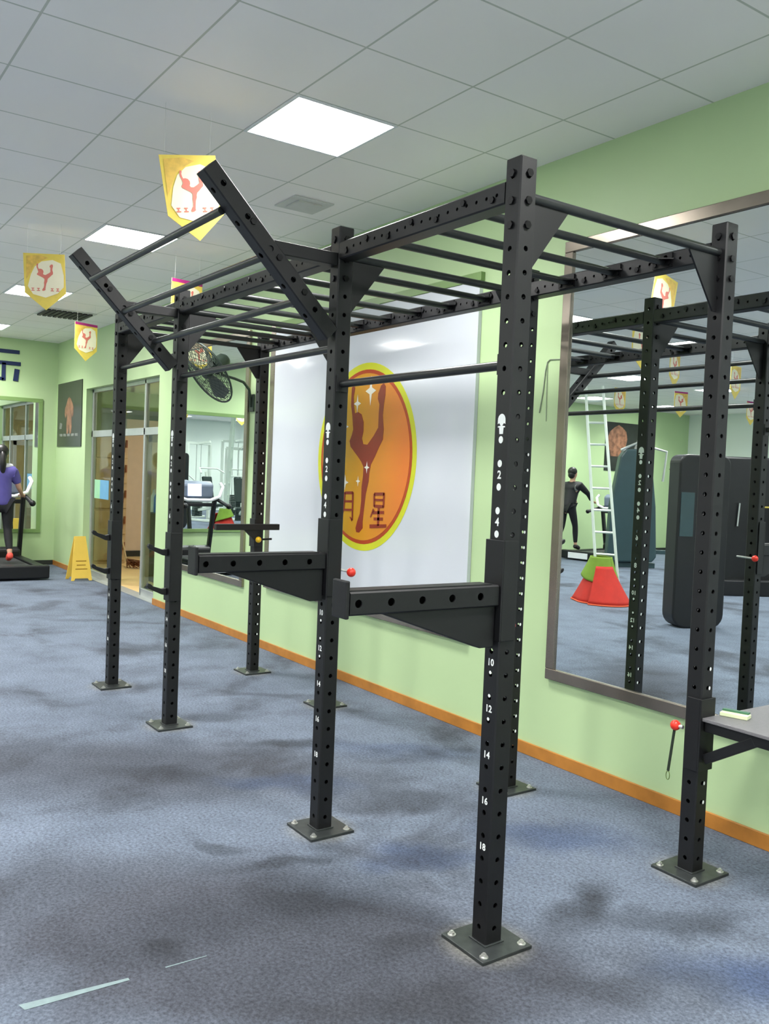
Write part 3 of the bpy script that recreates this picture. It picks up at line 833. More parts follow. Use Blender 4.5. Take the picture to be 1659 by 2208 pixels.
# ------------------------------------------------------------------ attachments
def sleeve(mb, x, y, z0, z1, t=.006):
    w = h + .0015
    mb.box(x - w - t, y - w - t, z0, x + w + t, y - w, z1)
    mb.box(x - w - t, y - w, z0, x - w, y + w * .6, z1)
    mb.box(x + w, y - w, z0, x + w + t, y + w * .6, z1)
def spotter(x, y, sgn, label, knob='red', length=.60, side=1, z=1.215, knob_at=None):
    t = thing('spotter_arm', (x, y - .05, 1.04), label, 'rack attachment')
    y0 = y - h - .0095
    mb = MB(); holed(mb, (x, y0, z), (x, y0 - length + .01, z), .072, .12, .08, r=.013)
    mb.box(x - .03, y0 - length + .005, z + .036, x + .03, y0 - .03, z + .040)
    mb.build('arm_tube', 'steel', t)
    g = MB(); g.prism([(0, 0), (length * .78, 0), (length * .1, -.14), (0, -.14)], (x - .02, y0, z - .036), (0, -1, 0), (0, 0, 1), (.04, 0, 0))
    g.build('gusset', 'steel', t, bevel=.003)
    MB().box(x - .04, y0 - length - .008, z - .045, x + .04, y0 - length + .006, z + .07).build('end_plate', 'steel', t, bevel=.004)
    s2 = MB(); sleeve(s2, x, y, 1.06, 1.40); s2.build('sleeve', 'steel', t, bevel=.002)
    kx, ky, kz = knob_at if knob_at else (x + h + .02, y + .075, 1.165)
    pn = MB().tube([(kx, ky, kz), (kx - .13, ky + .0, kz + .004)], .006, 8).build('pin', 'zinc', t, smooth=True)
    MB().ell((kx, ky, kz), .021, .021, .021, 14, 9).build('knob', knob, t, smooth=True)
    return t
spotter(PX[0], 0, 1, 'black spotter arm with holes on the nearest post, pointing left', knob_at=(-.02, .060, 1.10))
spotter(PX[1], 0, 1, 'black spotter arm with a red ball pin on the second front post')
t = thing('spotter_arm', (PX[3], D, 1.05), 'short slim black arm with a yellow ball pin on the far wall-side post', 'rack attachment')
MB().box(PX[3] + h + .010, .735, 1.135, PX[3] + h + .055, 1.275, 1.182).build('arm_tube', 'steel', t, bevel=.003)
MB().prism([(0, 0), (.11, 0), (.0, -.10)], (PX[3] + h + .022, D - h, 1.135), (0, -1, 0), (0, 0, 1), (.02, 0, 0)).build('gusset', 'steel', t)
s2 = MB(); sleeve(s2, PX[3], D, 1.0, 1.22); s2.build('sleeve', 'steel', t, bevel=.002)
kx, ky, kz = PX[3] + h + .05, D - .03, 1.06
MB().tube([(kx - .01, ky, kz), (kx - .01, ky + .12, kz + .004)], .008, 8).build('pin', 'bolt', t, smooth=True)
MB().ell((kx, ky, kz), .024, .024, .024, 14, 9).build('knob', 'yellow', t, smooth=True)
def jhooks(x, y, label):
    t = thing('bar_hook_bracket', (x, y - .05, .78), label, 'rack attachment')
    s2 = MB(); sleeve(s2, x, y, .78, 1.20); s2.build('sleeve', 'steel', t, bevel=.002)
    for z in (1.075, .835):
        k = MB(); yo = y - h - .0095
        k.prism([(0, .0), (.03, .005), (.115, .045), (.125, .062), (.118, .078), (.098, .07), (.088, .058), (.03, .04), (0, .045)], (x - .014, yo, z - .02), (0, -1, 0), (0, 0, 1), (.028, 0, 0))
        k.build('hook', 'steel', t, bevel=.003)
    return t
jhooks(PX[3], 0, 'pair of black bar hooks on the farthest front post')
jhooks(PX[2], 0, 'pair of black bar hooks on the third front post')

# step shelf on the nearest wall-side post
t = thing('step_shelf', (.35, 1.33, .48), 'grey steel step shelf hung on the right-hand post by the mirror', 'shelf')
MB().box(.042, 1.088, .650, .66, 1.592, .664).build('shelf_top', 'shelf', t, bevel=.002)
fr_ = MB()
fr_.box(h + .010, D - .022, .606, .60, D + .022, .6495)
fr_.box(.10, 1.15, .62, .14, 1.56, .6495).box(.52, 1.15, .62, .56, 1.56, .6495)
fr_.build('support_rail', 'steel', t, bevel=.003)
MB().beam((h + .012, D, .49), (.27, D, .622), .045, .04, upv=(0, 0, 1)).build('brace', 'steel', t, bevel=.003)
s2 = MB(); sz0, sz1 = .44, .74
w_ = h + .0015
s2.box(w_, D - w_ - .008, sz0, w_ + .008, D + w_ + .008, sz1).box(-w_ * .6, D - w_ - .008, sz0, w_, D - w_, sz1).box(-w_ * .6, D + w_, sz0, w_, D + w_ + .008, sz1)
s2.build('sleeve', 'steel', t, bevel=.002)
kx, ky, kz = -.075, D - .045, .605
MB().tube([(kx, ky, kz), (-h, ky, kz)], .008, 8).build('pin', 'zinc', t, smooth=True)
MB().ell((kx, ky, kz), .022, .022, .022, 14, 9).build('knob', 'red', t, smooth=True)
st = MB().beam((kx - .004, ky, kz - .02), (kx - .022, ky - .004, kz - .20), .004, .011, upv=(1, 0, 0)).build('strap', 'cord', t)
MB().tube([(kx - .022 + .009 * math.sin(a), ky - .004, kz - .215 - .018 * math.cos(a) - .004) for a in [2 * PI * i / 14 for i in range(14)]], .0018, 6, closed=True).build('wire_loop', 'chain', st, smooth=True)
cb = thing('card_box', (.12, 1.25, .664), 'small white and green card packet lying on the step shelf', 'box')
mb = MB(); mb.prism([(0, 0), (.105, .035), (.09, .085), (-.015, .05)], (.055, 1.19, .6645), (1, 0, 0), (0, 1, 0), (0, 0, .016)); mb.build('packet', 'card_white', cb, bevel=.002)
mb = MB(); mb.prism([(-.008, .03), (.09, .063), (.085, .085), (-.014, .052)], (.055, 1.19, .6807), (1, 0, 0), (0, 1, 0), (0, 0, .007)); mb.build('flap', 'card_green', cb)

# ------------------------------------------------------------------ pennant cards hanging from the ceiling
def pennant(x, y, ang, label, group='hanging pennants', purple=False, zt=3.2, roll=0.0):
    """card of 0.30 x 0.43 m, its face turned by ang about z"""
    t = thing('pennant', (x, y, zt - .43), label, 'pennant', group)
    u = Vector((math.cos(ang), math.sin(ang), 0)); nrm = Vector((-u.y, u.x, 0)); up_ = Vector((0, 0, 1)); z = up_ * math.cos(roll) - u * math.sin(roll); u = u * math.cos(roll) + up_ * math.sin(roll); o = Vector((x, y, zt))
    out = [(-.15, 0), (.15, 0), (.15, -.30), (0, -.43), (-.15, -.30)]
    MB().prism(out, o - nrm * .0015, u, z, nrm * .003).build('card', 'banner_yellow', t)
    glow = [(-.02, -.06), (.06, -.045), (.12, -.07), (.138, -.16), (.135, -.25), (.09, -.30), (0, -.335), (-.09, -.31), (-.125, -.25), (-.10, -.16), (-.07, -.10)]
    blotch = [(-.13, -.02), (-.03, -.012), (.03, -.03), (-.02, -.055), (-.075, -.09), (-.11, -.16), (-.135, -.2)]
    sx, sz = .26, .185
    dn = [((px + 3.30) * sx, (pz - 2.29) * sz - .075) for px, pz in DANCER]
    a = MB(); b = MB(); c = MB(); e = MB()
    for side in (1, -1):
        q = o + nrm * (.0025 * side); uu = u
        a.prism(glow, q, uu, z, nrm * (.0006 * side)); e.prism(blotch, q, uu, z, nrm * (.0004 * side))
        b.prism(dn, q + nrm * (.0012 * side), uu, z, nrm * (.0006 * side))
        for k, xx in enumerate((-.09, -.05, .05, .09)):
            b.prism([(xx - .012, -.285), (xx + .012, -.285), (xx + .012, -.279), (xx + .003, -.279), (xx + .003, -.268), (xx + .010, -.268), (xx + .010, -.262), (xx - .010, -.262), (xx - .010, -.268), (xx - .003, -.268), (xx - .003, -.279), (xx - .012, -.279)], q + nrm * (.0012 * side), uu, z, nrm * (.0006 * side))
        if purple: c.prism([(-.15, 0), (.15, 0), (.15, -.028), (-.15, -.028)], q, uu, z, nrm * (.0008 * side))
    e.build('printed_blotch', 'banner_orange', t); a.build('printed_glow', 'banner_cream', t); b.build('printed_dancer', 'banner_pink', t)
    if purple: c.build('top_strip', 'banner_purple', t)
    for k in (-.12, .12): MB().tube([o + u * k, Vector(((o + u * k).x, (o + u * k).y, ZC))], .0006, 4).build('hanging_thread', 'string', t)
    return t
pennant(-2.18, -.31, 1.48, 'largest yellow dancer pennant, hanging behind the top of the nearer slanted arm', roll=.19)
pennant(-4.99, -.33, math.atan2(.28, .09), 'yellow dancer pennant hanging at the left edge in front of a ceiling light', roll=.06)
pennant(-8.19, .92, math.atan2(.33, -.12), 'small pink-topped dancer pennant hanging by the far green wall', purple=True)
pennant(-5.10, .88, math.atan2(.30, -.05), 'dancer pennant half hidden behind the rig top beams', purple=True)
for i, (x, y, a, lab) in enumerate(((-4.5, -3.46, 1.3, 'pennant reflected between the two mirrored posts, the higher of two there'),
        (-7.28, -7.27, 1.7, 'pink-topped pennant reflected between the mirrored posts, the lower one before the green corner'),
        (-7.75, -6.3, 1.5, 'pennant reflected left of the mirrored post, above the ladder and torso poster'),
        (-7.3, -9.3, 1.5, 'pink-topped pennant reflected lowest, beside the mirrored post at the right edge'),
        (-4.75, -5.03, 1.4, 'yellow pennant reflected just right of the near wall-side post'),
        (-3.7, -1.9, 1.6, 'pink-topped pennant reflected behind the mirrored ladder bars, near the mirror left frame'))):
    pennant(x, y, a, lab, group='pennants in the mirrors', purple=i % 2 == 1)

# ------------------------------------------------------------------ wall fan
FC = Vector((-5.19, 1.13, 2.455)); FN = Vector((.05, -.80, -.58)).normalized()
fan = thing('wall_fan', (-5.27, W, 2.20), 'dark industrial wall fan on a curved bracket between mirror and logo panel', 'fan')
fu = FN.cross(Vector((0, 0, 1))).normalized(); fv = fu.cross(FN)
def ring(c, r, n=40): return [c + fu * (r * math.cos(2 * PI * i / n)) + fv * (r * math.sin(2 * PI * i / n)) for i in range(n)]
cg = MB(); R0 = .31
cg.tube(ring(FC, R0), .009, 6, closed=True)
for sd in (1, -1):
    for k, rr in enumerate((.28, .24, .20, .16, .12, .08)):
        dep = .075 * math.cos(rr / R0 * PI / 2) * sd
        cg.tube(ring(FC + FN * dep, rr, 28), .0022, 4, closed=True)
    for i in range(28):
        a = 2 * PI * i / 28; dr = fu * math.cos(a) + fv * math.sin(a)
        cg.tube([FC + dr * rr + FN * (.075 * math.cos(rr / R0 * PI / 2) * sd) for rr in (.05, .12, .2, .26, .31)], .0022, 4)
cg.build('cage', 'fan_dark', fan)
bl = MB()
for i in range(3):
    a0 = 2 * PI * i / 3 + .4
    pts = []
    for rr, da, dz in ((.05, -.3, -.02), (.13, -.45, -.035), (.26, -.42, -.03), (.275, 0, 0), (.24, .38, .03), (.12, .35, .03), (.05, .3, .02)):
        pts.append(FC + (fu * math.cos(a0 + da) + fv * math.sin(a0 + da)) * rr + FN * dz)
    k = len(pts)
    bl.add(pts + [p + FN * .004 for p in pts], [tuple(range(k)), tuple(range(2 * k - 1, k - 1, -1))] + [(j, (j + 1) % k, k + (j + 1) % k, k + j) for j in range(k)])
bl.build('blades', 'fan_blade', fan)
MB().tube([FC + FN * .05, FC + FN * .045, FC - FN * .04], [.03, .05, .05], 16).build('hub', 'fan_dark', fan, smooth=True)
MB().tube([FC - FN * .06, FC - FN * .075, FC - FN * .20, FC - FN * .23], [.05, .075, .07, .045], 16).build('motor', 'fan_dark', fan, smooth=True)
brk = MB(); P0 = FC - FN * .15
brk.tube([P0, P0 + Vector((0, .02, -.10)), Vector((-5.20, 1.40, 2.42)), Vector((-5.23, 1.50, 2.40)), Vector((-5.26, 1.575, 2.34)), Vector((-5.27, 1.595, 2.25)), Vector((-5.27, 1.60, 2.18))], .013, 8)
brk.build('bracket', 'fan_dark', fan, smooth=True)
MB().box(-5.31, W - .02, 2.14, -5.23, W - .001, 2.30).build('wall_plate', 'fan_dark', fan, bevel=.003)
cdm = MB(); cdm.tube([(-1.523, W - .004, 2.0), (-1.50, W - .004, 2.12), (-1.488, W - .004, 2.241), (-1.475, W - .004, 2.29), (-1.455, W - .004, 2.303), (-1.36, W - .004, 2.298)], .003, 6)
cdm.tube([(-1.475, W - .004, 2.29), (-1.47, W - .004, 2.1), (-1.465, W - .004, 1.95)], .0018, 6)
tag(cdm.build('wall_cable', 'wire', at=(-1.45, W, 2.0)), 'thin grey cable stuck on the green wall left of the big mirror', 'cable')

# ------------------------------------------------------------------ floor things
ws = thing('wet_floor_sign', (-10.13, 1.46, 0), 'yellow folding wet floor sign beside the glass door', 'floor sign')
def wpanel(x0, x1):
    u = Vector((0, 1, 0)); base = Vector((x0, 1.46, .004)); top = Vector((x1, 1.46, .60)); vv = (top - base)
    p = [(-.14, 0), (-.10, 0), (-.085, .05), (.085, .05), (.10, 0), (.14, 0), (.075, 1), (-.075, 1)]
    nrm = u.cross(vv).normalized()
    mb = MB(); mb.prism(p, base, u, vv, nrm * .012)
    o = mb.build('panel', 'sign_yellow', ws, bevel=.002)
    g = MB()
    for s_ in ((.0125,) if x1 < x0 else (-.0014,)):
        for (zz, w2) in ((.25, .08), (.34, .06), (.43, .07)): g.prism([(-w2, zz), (w2, zz), (w2, zz + .02), (-w2, zz + .02)], base + nrm * s_, u, vv, nrm * .0012)
    g.build('print', 'sign_dark', o)
wpanel(-9.99, -10.12); wpanel(-10.27, -10.14)
ws.rotation_euler = (0, 0, 0)
tp = MB(); dv = Vector((0, .30, 0))
tp.add([(-.435, -1.44, .0012), (-.40, -1.43, .0012), (-.396, -1.12, .0012), (-.410, -1.12, .0012)], [(0, 1, 2, 3)])
tp.add([(-.411, -1.0, .0012), (-.405, -1.0, .0012), (-.403, -.86, .0012), (-.407, -.86, .0012)], [(0, 1, 2, 3)])
tag(tp.build('floor_tape', 'tape', at=(-.41, -1.25, 0)), 'worn pale strip of tape on the carpet at bottom left', 'tape')

# treadmill facing -x by default, its rear end at x = 0, deck centre y = 0
def treadmill(x, y, label, ang=0.0, white=True):
    t = thing('treadmill', (0, 0, 0), label, 'treadmill')
    k = MB(); k.box(-1.85, -.40, .05, -.10, .40, .15); k.build('deck', 'tread', t, bevel=.02)
    MB().box(-1.80, -.26, .15, -.08, .26, .165).build('belt', 'belt', t, bevel=.004)
    for s_ in (-1, 1): MB().box(-1.75, min(s_ * .27, s_ * .40), .15, -.06, max(s_ * .27, s_ * .40), .185).build('side_rail', 'tread', t, bevel=.012)
    e = MB(); e.box(-.12, -.42, .02, .0, .42, .20); e.build('end_cap', 'tread', t, bevel=.02)
    if white: MB().box(0.0, -.24, .04, .008, .24, .16).build('end_badge', 'white_plastic', t, bevel=.003)
    k = MB(); k.prism([(0, 0), (0, .26), (-.08, .30), (-.26, .26), (-.34, .10), (-.34, 0)], (-1.46, -.36, .02), (1, 0, 0), (0, 0, 1), (0, .72, 0)); k.build('motor_hood', 'tread', t, bevel=.03)
    for s_ in (-1, 1):
        MB().beam((-1.62, s_ * .37, .15), (-1.40, s_ * .37, 1.12), .06, .09, upv=(1, 0, 0)).build('upright', 'tread', t, bevel=.015)
        g = MB().tube([(-1.46, s_ * .37, 1.10), (-1.30, s_ * .37, 1.09), (-1.05, s_ * .37, 1.04), (-.85, s_ * .37, 1.0)], [.03, .03, .03, .034], 10).build('handrail', 'tread', t, smooth=True)
        MB().ell((-.84, s_ * .37, 1.0), .045, .045, .045).build('rail_end', 'tread', g, smooth=True)
    c = MB(); c.prism([(0, .05), (.02, .30), (.14, .33), (.24, .27), (.22, .05), (.1, 0)], (-1.62, -.34, 1.06), (1, 0, 0), (0, 0, 1), (0, .68, 0)); c.build('console', 'blue_plastic', t, bevel=.03)
    c = MB()
    c.tube([(-1.36, -.44, 1.36), (-1.30, -.46, 1.30), (-1.24, -.38, 1.14), (-1.2, -.2, 1.08), (-1.2, .2, 1.08), (-1.24, .38, 1.14), (-1.30, .46, 1.30), (-1.36, .44, 1.36)], .028, 8)
    c.build('grip_bar', 'white_plastic', t, smooth=True)
    MB().add([(-1.370, -.12, 1.14), (-1.370, .12, 1.14), (-1.384, .12, 1.34), (-1.384, -.12, 1.34)], [(0, 1, 2, 3)]).build('screen', 'screen', t)
    MB().beam((-1.40, -.34, 1.0), (-1.40, .34, 1.0), .05, .06).build('cross_brace', 'tread', t, bevel=.01)
    t.location = (x, y, 0); t.rotation_euler = (0, 0, ang)
    return t
treadmill(-10.22, .68, 'black treadmill with the purple-shirted runner, cut by the left edge', white=False)
treadmill(-10.1, -.45, 'treadmill with white console grip, reflected in the narrow mirror')
treadmill(-10.6, -8.55, 'black treadmill with white end plate, reflected at the left edge of the big mirror', ang=PI / 2 - .15)

# ------------------------------------------------------------------ people
def skin_obj(name, nodes, edges, root, m, parent, sub=2):
    names = list(nodes); idx = {n: i for i, n in enumerate(names)}
    me = bpy.data.meshes.new(name)
    off = org(parent)
    me.from_pydata([tuple(Vector(nodes[n][0]) - off) for n in names], [(idx[a], idx[b]) for a, b in edges], [])
    o = bpy.data.objects.new(name, me); scene.collection.objects.link(o); o.parent = parent; ORG[o.name] = off
    md = o.modifiers.new('skin', 'SKIN'); md.use_smooth_shade = True
    for n in names:
        r_ = nodes[n][1]; sv = me.skin_vertices[0].data[idx[n]]
        sv.radius = r_ if isinstance(r_, tuple) else (r_, r_)
        roots = root if isinstance(root, tuple) else (root,)
        sv.use_root = n in roots
    ss = o.modifiers.new('subdiv', 'SUBSURF'); ss.levels = sub; ss.render_levels = sub
    me.materials.append(M[m])
    return o

def person(base, fwd, J, label, shirt, pants, shoe, ponytail=False, hairlen=0, sleeve_long=False, extra=None):
    """J: joint offsets (forward, right, up) from the point on the ground below the pelvis"""
    base = Vector(base); fwd = Vector(fwd).normalized(); right = fwd.cross(Vector((0, 0, 1)))
    def W_(p): return base + fwd * p[0] + right * p[1] + Vector((0, 0, p[2]))
    t = thing('person', base, label, 'person')
    g = {k: W_(v_) for k, v_ in J.items()}
    N = {}; E = []
    def nd(n, p, r): N[n] = (p, r)
    nd('pel', g['pel'], .115); nd('waist', g['pel'].lerp(g['chest'], .45), .10); nd('chest', g['chest'], .125)
    nd('neck0', g['neck'], .06); nd('neck1', g['neck'].lerp(g['head'], .45), .05)
    E += [('pel', 'waist'), ('waist', 'chest'), ('chest', 'neck0'), ('neck0', 'neck1')]
    hd = g['head']; hf = (W_(tuple(J['face'])) - hd).normalized() if 'face' in J else fwd
    nd('hd0', hd + Vector((0, 0, -.065)) + hf * .022, .078); nd('hd1', hd, .102); nd('hd2', hd + Vector((0, 0, .06)) - hf * .01, .095)
    E += [('neck1', 'hd0'), ('hd0', 'hd1'), ('hd1', 'hd2')]
    for s_ in ('L', 'R'):
        nd('sh' + s_, g['sh' + s_], .055); nd('el' + s_, g['el' + s_], .038); nd('wr' + s_, g['wr' + s_], .024)
        hdn = g['hand' + s_]; nd('pa' + s_, g['wr' + s_].lerp(hdn, .7), (.036, .016))
        E += [('chest', 'sh' + s_), ('sh' + s_, 'el' + s_), ('el' + s_, 'wr' + s_), ('wr' + s_, 'pa' + s_)]
        nd('hp' + s_, g['hp' + s_], .088); nd('th' + s_, g['hp' + s_].lerp(g['kn' + s_], .4), .078); nd('kn' + s_, g['kn' + s_], .052)
        nd('ca' + s_, g['kn' + s_].lerp(g['an' + s_], .35), .054); nd('an' + s_, g['an' + s_], .033); nd('to' + s_, g['to' + s_], .032)
        E += [('pel', 'hp' + s_), ('hp' + s_, 'th' + s_), ('th' + s_, 'kn' + s_), ('kn' + s_, 'ca' + s_), ('ca' + s_, 'an' + s_), ('an' + s_, 'to' + s_)]
    body = skin_obj('body', N, E, 'pel', 'skin', t)
    # fingers and thumb: short chains rooted in the palm, one mesh with the hands
    for s_ in ('L', 'R'):
        d = (g['hand' + s_] - g['wr' + s_]); dl = d.normalized(); sd = dl.cross(Vector((0, 0, 1)))
        if sd.length < .1: sd = right.copy()
        sd.normalize(); pn = sd.cross(dl)
        if pn.z > 0: pn = -pn
        pa = g['wr' + s_].lerp(g['hand' + s_], .6)
        fm = MB()
        for k, (off_, ln) in enumerate(((-.027, .062), (-.009, .074), (.009, .070), (.026, .054))):
            a = pa + sd * off_ + dl * .025
            fm.tube([a, a + dl * ln * .45 + pn * .004, a + dl * ln * .75 + pn * .02, a + dl * ln * .85 + pn * .04], [.0095, .009, .008, .006], 7)
        a = pa + sd * .03 * (1 if s_ == 'L' else -1) - dl * .01
        q = sd * (1 if s_ == 'L' else -1)
        fm.tube([a, a + q * .02 + dl * .02 + pn * .008, a + q * .025 + dl * .042 + pn * .022], [.012, .0105, .008], 7)
        fm.build('fingers', 'skin', t, smooth=True)
    # face features
    fr = hf.cross(Vector((0, 0, 1))).normalized()
    fm = MB(); fm.ell(hd + hf * .098 + Vector((0, 0, -.005)), .012, .012, .02, 8, 6)
    for s_ in (-1, 1): fm.ell(hd + fr * (s_ * .084) - hf * .005 + Vector((0, 0, -.005)), .012, .012, .03, 8, 6)
    fm.build('nose_and_ears', 'skin', t, smooth=True)
    fm = MB()
    for s_ in (-1, 1): fm.ell(hd + hf * .082 + fr * (s_ * .032) + Vector((0, 0, .018)), .010, .010, .007, 8, 6)
    fm.ell(hd + hf * .083 + Vector((0, 0, -.05)), .018, .018, .006, 8, 6)
    fm.build('eyes_and_mouth', 'hair', t, smooth=True)
    # hair
    hm = MB(); hm.ell(hd + Vector((0, 0, .035)) - hf * .018, .098, .098, .10, 18, 12); hm.ell(hd + Vector((0, 0, -.03)) - hf * .045, .075, .075, .085, 14, 9)
    if ponytail:
        hm.tube([hd - hf * .09 + Vector((0, 0, .03)), hd - hf * .14 + Vector((0, 0, -.02)), hd - hf * .15 + Vector((0, 0, -.14)), hd - hf * .12 + Vector((0, 0, -.27)), hd - hf * .11 + Vector((0, 0, -.31))], [.02, .038, .045, .03, .008], 10)
    hm.build('hair', 'hair', t, smooth=True)
    # shirt
    e1 = .018
    sn = {'pel': (g['pel'] + Vector((0, 0, -.10)), .16), 'waist': (g['pel'].lerp(g['chest'], .45), .155), 'chest': (g['chest'], .165), 'uc': (g['chest'].lerp(g['neck'], .6), .135), 'nk': (g['neck'] + Vector((0, 0, .015)), .085)}
    se = [('pel', 'waist'), ('waist', 'chest'), ('chest', 'uc'), ('uc', 'nk')]
    for s_ in ('L', 'R'):
        sn['sh' + s_] = (g['sh' + s_], .085); sn['m' + s_] = (g['sh' + s_].lerp(g['el' + s_], .8), .062)
        se += [('uc', 'sh' + s_), ('sh' + s_, 'm' + s_)]
        if sleeve_long:
            sn['el' + s_] = (g['el' + s_], .05); sn['cf' + s_] = (g['el' + s_].lerp(g['wr' + s_], .9), .036)
            se += [('m' + s_, 'el' + s_), ('el' + s_, 'cf' + s_)]
    skin_obj('shirt', sn, se, 'waist', shirt, t)
    pn_ = {'pel': (g['pel'] + Vector((0, 0, -.01)), .125)}; pe = []
    for s_ in ('L', 'R'):
        pn_['hp' + s_] = (g['hp' + s_], .098); pn_['th' + s_] = (g['hp' + s_].lerp(g['kn' + s_], .4), .088); pn_['kn' + s_] = (g['kn' + s_], .062)
        pn_['ca' + s_] = (g['kn' + s_].lerp(g['an' + s_], .35), .062); pn_['an' + s_] = (g['kn' + s_].lerp(g['an' + s_], .9), .042)
        pe += [('pel', 'hp' + s_), ('hp' + s_, 'th' + s_), ('th' + s_, 'kn' + s_), ('kn' + s_, 'ca' + s_), ('ca' + s_, 'an' + s_)]
    skin_obj('trousers', pn_, pe, 'pel', pants, t)
    for s_ in ('L', 'R'):
        a, b = g['an' + s_], g['to' + s_]; d = (b - a); d.z *= 1; dn = d.normalized(); hl = a - dn * .05 + Vector((0, 0, -.035))
        shn = {'h': (hl, .046), 'm': (a.lerp(b, .4) + Vector((0, 0, -.012)), .05), 't': (b + dn * .02, .04), 'a': (a + Vector((0, 0, .02)), .044)}
        skin_obj('shoe', shn, [('h', 'm'), ('m', 't'), ('m', 'a')], 'm', shoe, t)
    if extra: extra(t, g)
    return t
z0 = .185
J1 = {'pel': (0, 0, .86 + z0), 'chest': (.03, 0, 1.17 + z0), 'neck': (.03, 0, 1.33 + z0), 'head': (.05, .0, 1.50 + z0), 'face': (1, 0, 1.5 + z0),
      'shL': (.03, -.165, 1.27 + z0), 'elL': (.06, -.24, 1.02 + z0), 'wrL': (.26, -.25, .96 + z0), 'handL': (.36, -.22, .97 + z0),
      'shR': (.03, .165, 1.27 + z0), 'elR': (.05, .25, 1.03 + z0), 'wrR': (.22, .33, .93 + z0), 'handR': (.32, .36, .93 + z0),
      'hpL': (0, -.09, .80 + z0), 'knL': (.16, -.09, .48 + z0), 'anL': (.10, -.08, .11 + z0), 'toL': (.24, -.09, .05 + z0),
      'hpR': (0, .09, .80 + z0), 'knR': (.0, .10, .45 + z0), 'anR': (-.17, .10, .12 + z0), 'toR': (-.05, .11, .05 + z0)}
def cape(t, g):
    skin_obj('shoulder_towel', {'a': (g['shR'] + Vector((0, .0, .06)), .045), 'b': (g['neck'] + Vector((.05, 0, .0)), .05), 'c': (g['shL'] + Vector((0, 0, .05)), .04)}, [('a', 'b'), ('b', 'c')], 'b', 'shirt_white', t)
person((-10.95, .60, 0), (-1, 0, 0), J1, 'person in a purple shirt and coral shoes running on the treadmill, seen from behind', 'shirt', 'pants', 'shoe', ponytail=True, extra=cape)
J2 = {'pel': (0, 0, .96 + z0), 'chest': (.12, 0, 1.26 + z0), 'neck': (.14, 0, 1.43 + z0), 'head': (.13, 0, 1.62 + z0), 'face': (1, 0, 1.6 + z0),
      'shL': (.14, -.19, 1.37 + z0), 'elL': (.34, -.26, 1.2 + z0), 'wrL': (.50, -.24, 1.05 + z0), 'handL': (.60, -.24, 1.04 + z0),
      'shR': (.14, .19, 1.37 + z0), 'elR': (.34, .26, 1.2 + z0), 'wrR': (.50, .24, 1.05 + z0), 'handR': (.60, .24, 1.04 + z0),
      'hpL': (0, -.10, .90 + z0), 'knL': (.16, -.10, .52 + z0), 'anL': (.20, -.10, .11 + z0), 'toL': (.33, -.10, .05 + z0),
      'hpR': (0, .10, .90 + z0), 'knR': (-.02, .10, .50 + z0), 'anR': (-.22, .11, .16 + z0), 'toR': (-.12, .11, .05 + z0)}
def badge(t, g):
    p = g['chest'] + Vector((.165, .03, .06))
    MB().ell(p, .012, .07, .07).build('shirt_print', 'print_grey', t, smooth=True)
person((-10.9, -8.5, 0), (-.15, -1, 0), J2, 'person in black leaning on a treadmill, reflected at the left edge of the big mirror', 'pants', 'pants', 'pants', sleeve_long=True, extra=badge)

# ------------------------------------------------------------------ gym machines seen in the mirrors
# white ladder with red cloth round its feet
ld = thing('ladder', (-6.0, -4.05, 0), 'tall white ladder, reflected in the big mirror above red cloths', 'ladder')
lu = Vector((.80, -.60, 0)) * .145
lb = Vector((-5.95, -4.10, .56)); lt = Vector((-6.30, -4.08, 2.95))
for s_ in (-1, 1):
    MB().beam(lb + (lb - lt) * .2259 + lu * s_ * 1.0, lt + lu * s_ * .8, .035, .07, upv=(.6, .8, 0)).build('stile', 'ladder', ld, bevel=.004)
for i in range(8):
    q = (i + .3) / 8; c_ = lb.lerp(lt, q); w2 = 1 - .2 * q
    MB().tube([c_ - lu * w2, c_ + lu * w2], .016, 8).build('rung', 'ladder', ld, smooth=True)
def cloth(cx, cy, z0, z1, r0, r1, ph, name, m, parent, squash=.7, arc=(0, 2 * PI), waves=5, amp=.06, dip=0):
    mb = MB(); n, k = 48, 12; vs_ = []
    for j in range(k + 1):
        q = j / k
        for i in range(n + 1):
            a = arc[0] + (arc[1] - arc[0]) * i / n
            r_ = r0 + (r1 - r0) * q ** 1.1
            r_ *= 1 + amp * q * math.sin(waves * a + ph)
            zz = z1 + (z0 - z1) * q + dip * q * (math.cos(a + ph))
            vs_.append((cx + r_ * math.cos(a), cy + squash * r_ * math.sin(a), max(zz, .004)))
    fs = [(j * (n + 1) + i, j * (n + 1) + i + 1, (j + 1) * (n + 1) + i + 1, (j + 1) * (n + 1) + i) for j in range(k) for i in range(n)]
    mb.add(vs_, fs); o = mb.build(name, m, parent, smooth=True)
    s2 = o.modifiers.new('thick', 'SOLIDIFY'); s2.thickness = .006
    return o
cl = thing('red_cloth', (-6.0, -4.08, 0), 'red cloths with a green top band draped round the ladder foot', 'cloth')
def hem(parent, cx, cy, r, squash, arc, waves, amp, ph, z=.012):
    pts = []
    for i in range(30):
        a = arc[0] + (arc[1] - arc[0]) * i / 29; q = r * (1 + amp * math.sin(waves * a + ph)); pts.append((cx + q * math.cos(a), cy + squash * q * math.sin(a), z))
    MB().tube(pts, .011, 6).build('hem', 'hem', parent, smooth=True)
M['hem'] = mat('orange_hem', (225, 90, 50), .7, noise=.05)
cloth(-6.0, -4.06, .015, .52, .14, .38, .3, 'skirt', 'cloth_red', cl, squash=.85, arc=(1.15, 2 * PI + .35))
hem(cl, -6.0, -4.06, .385, .85, (1.15, 3.6), 5, .06, .3)
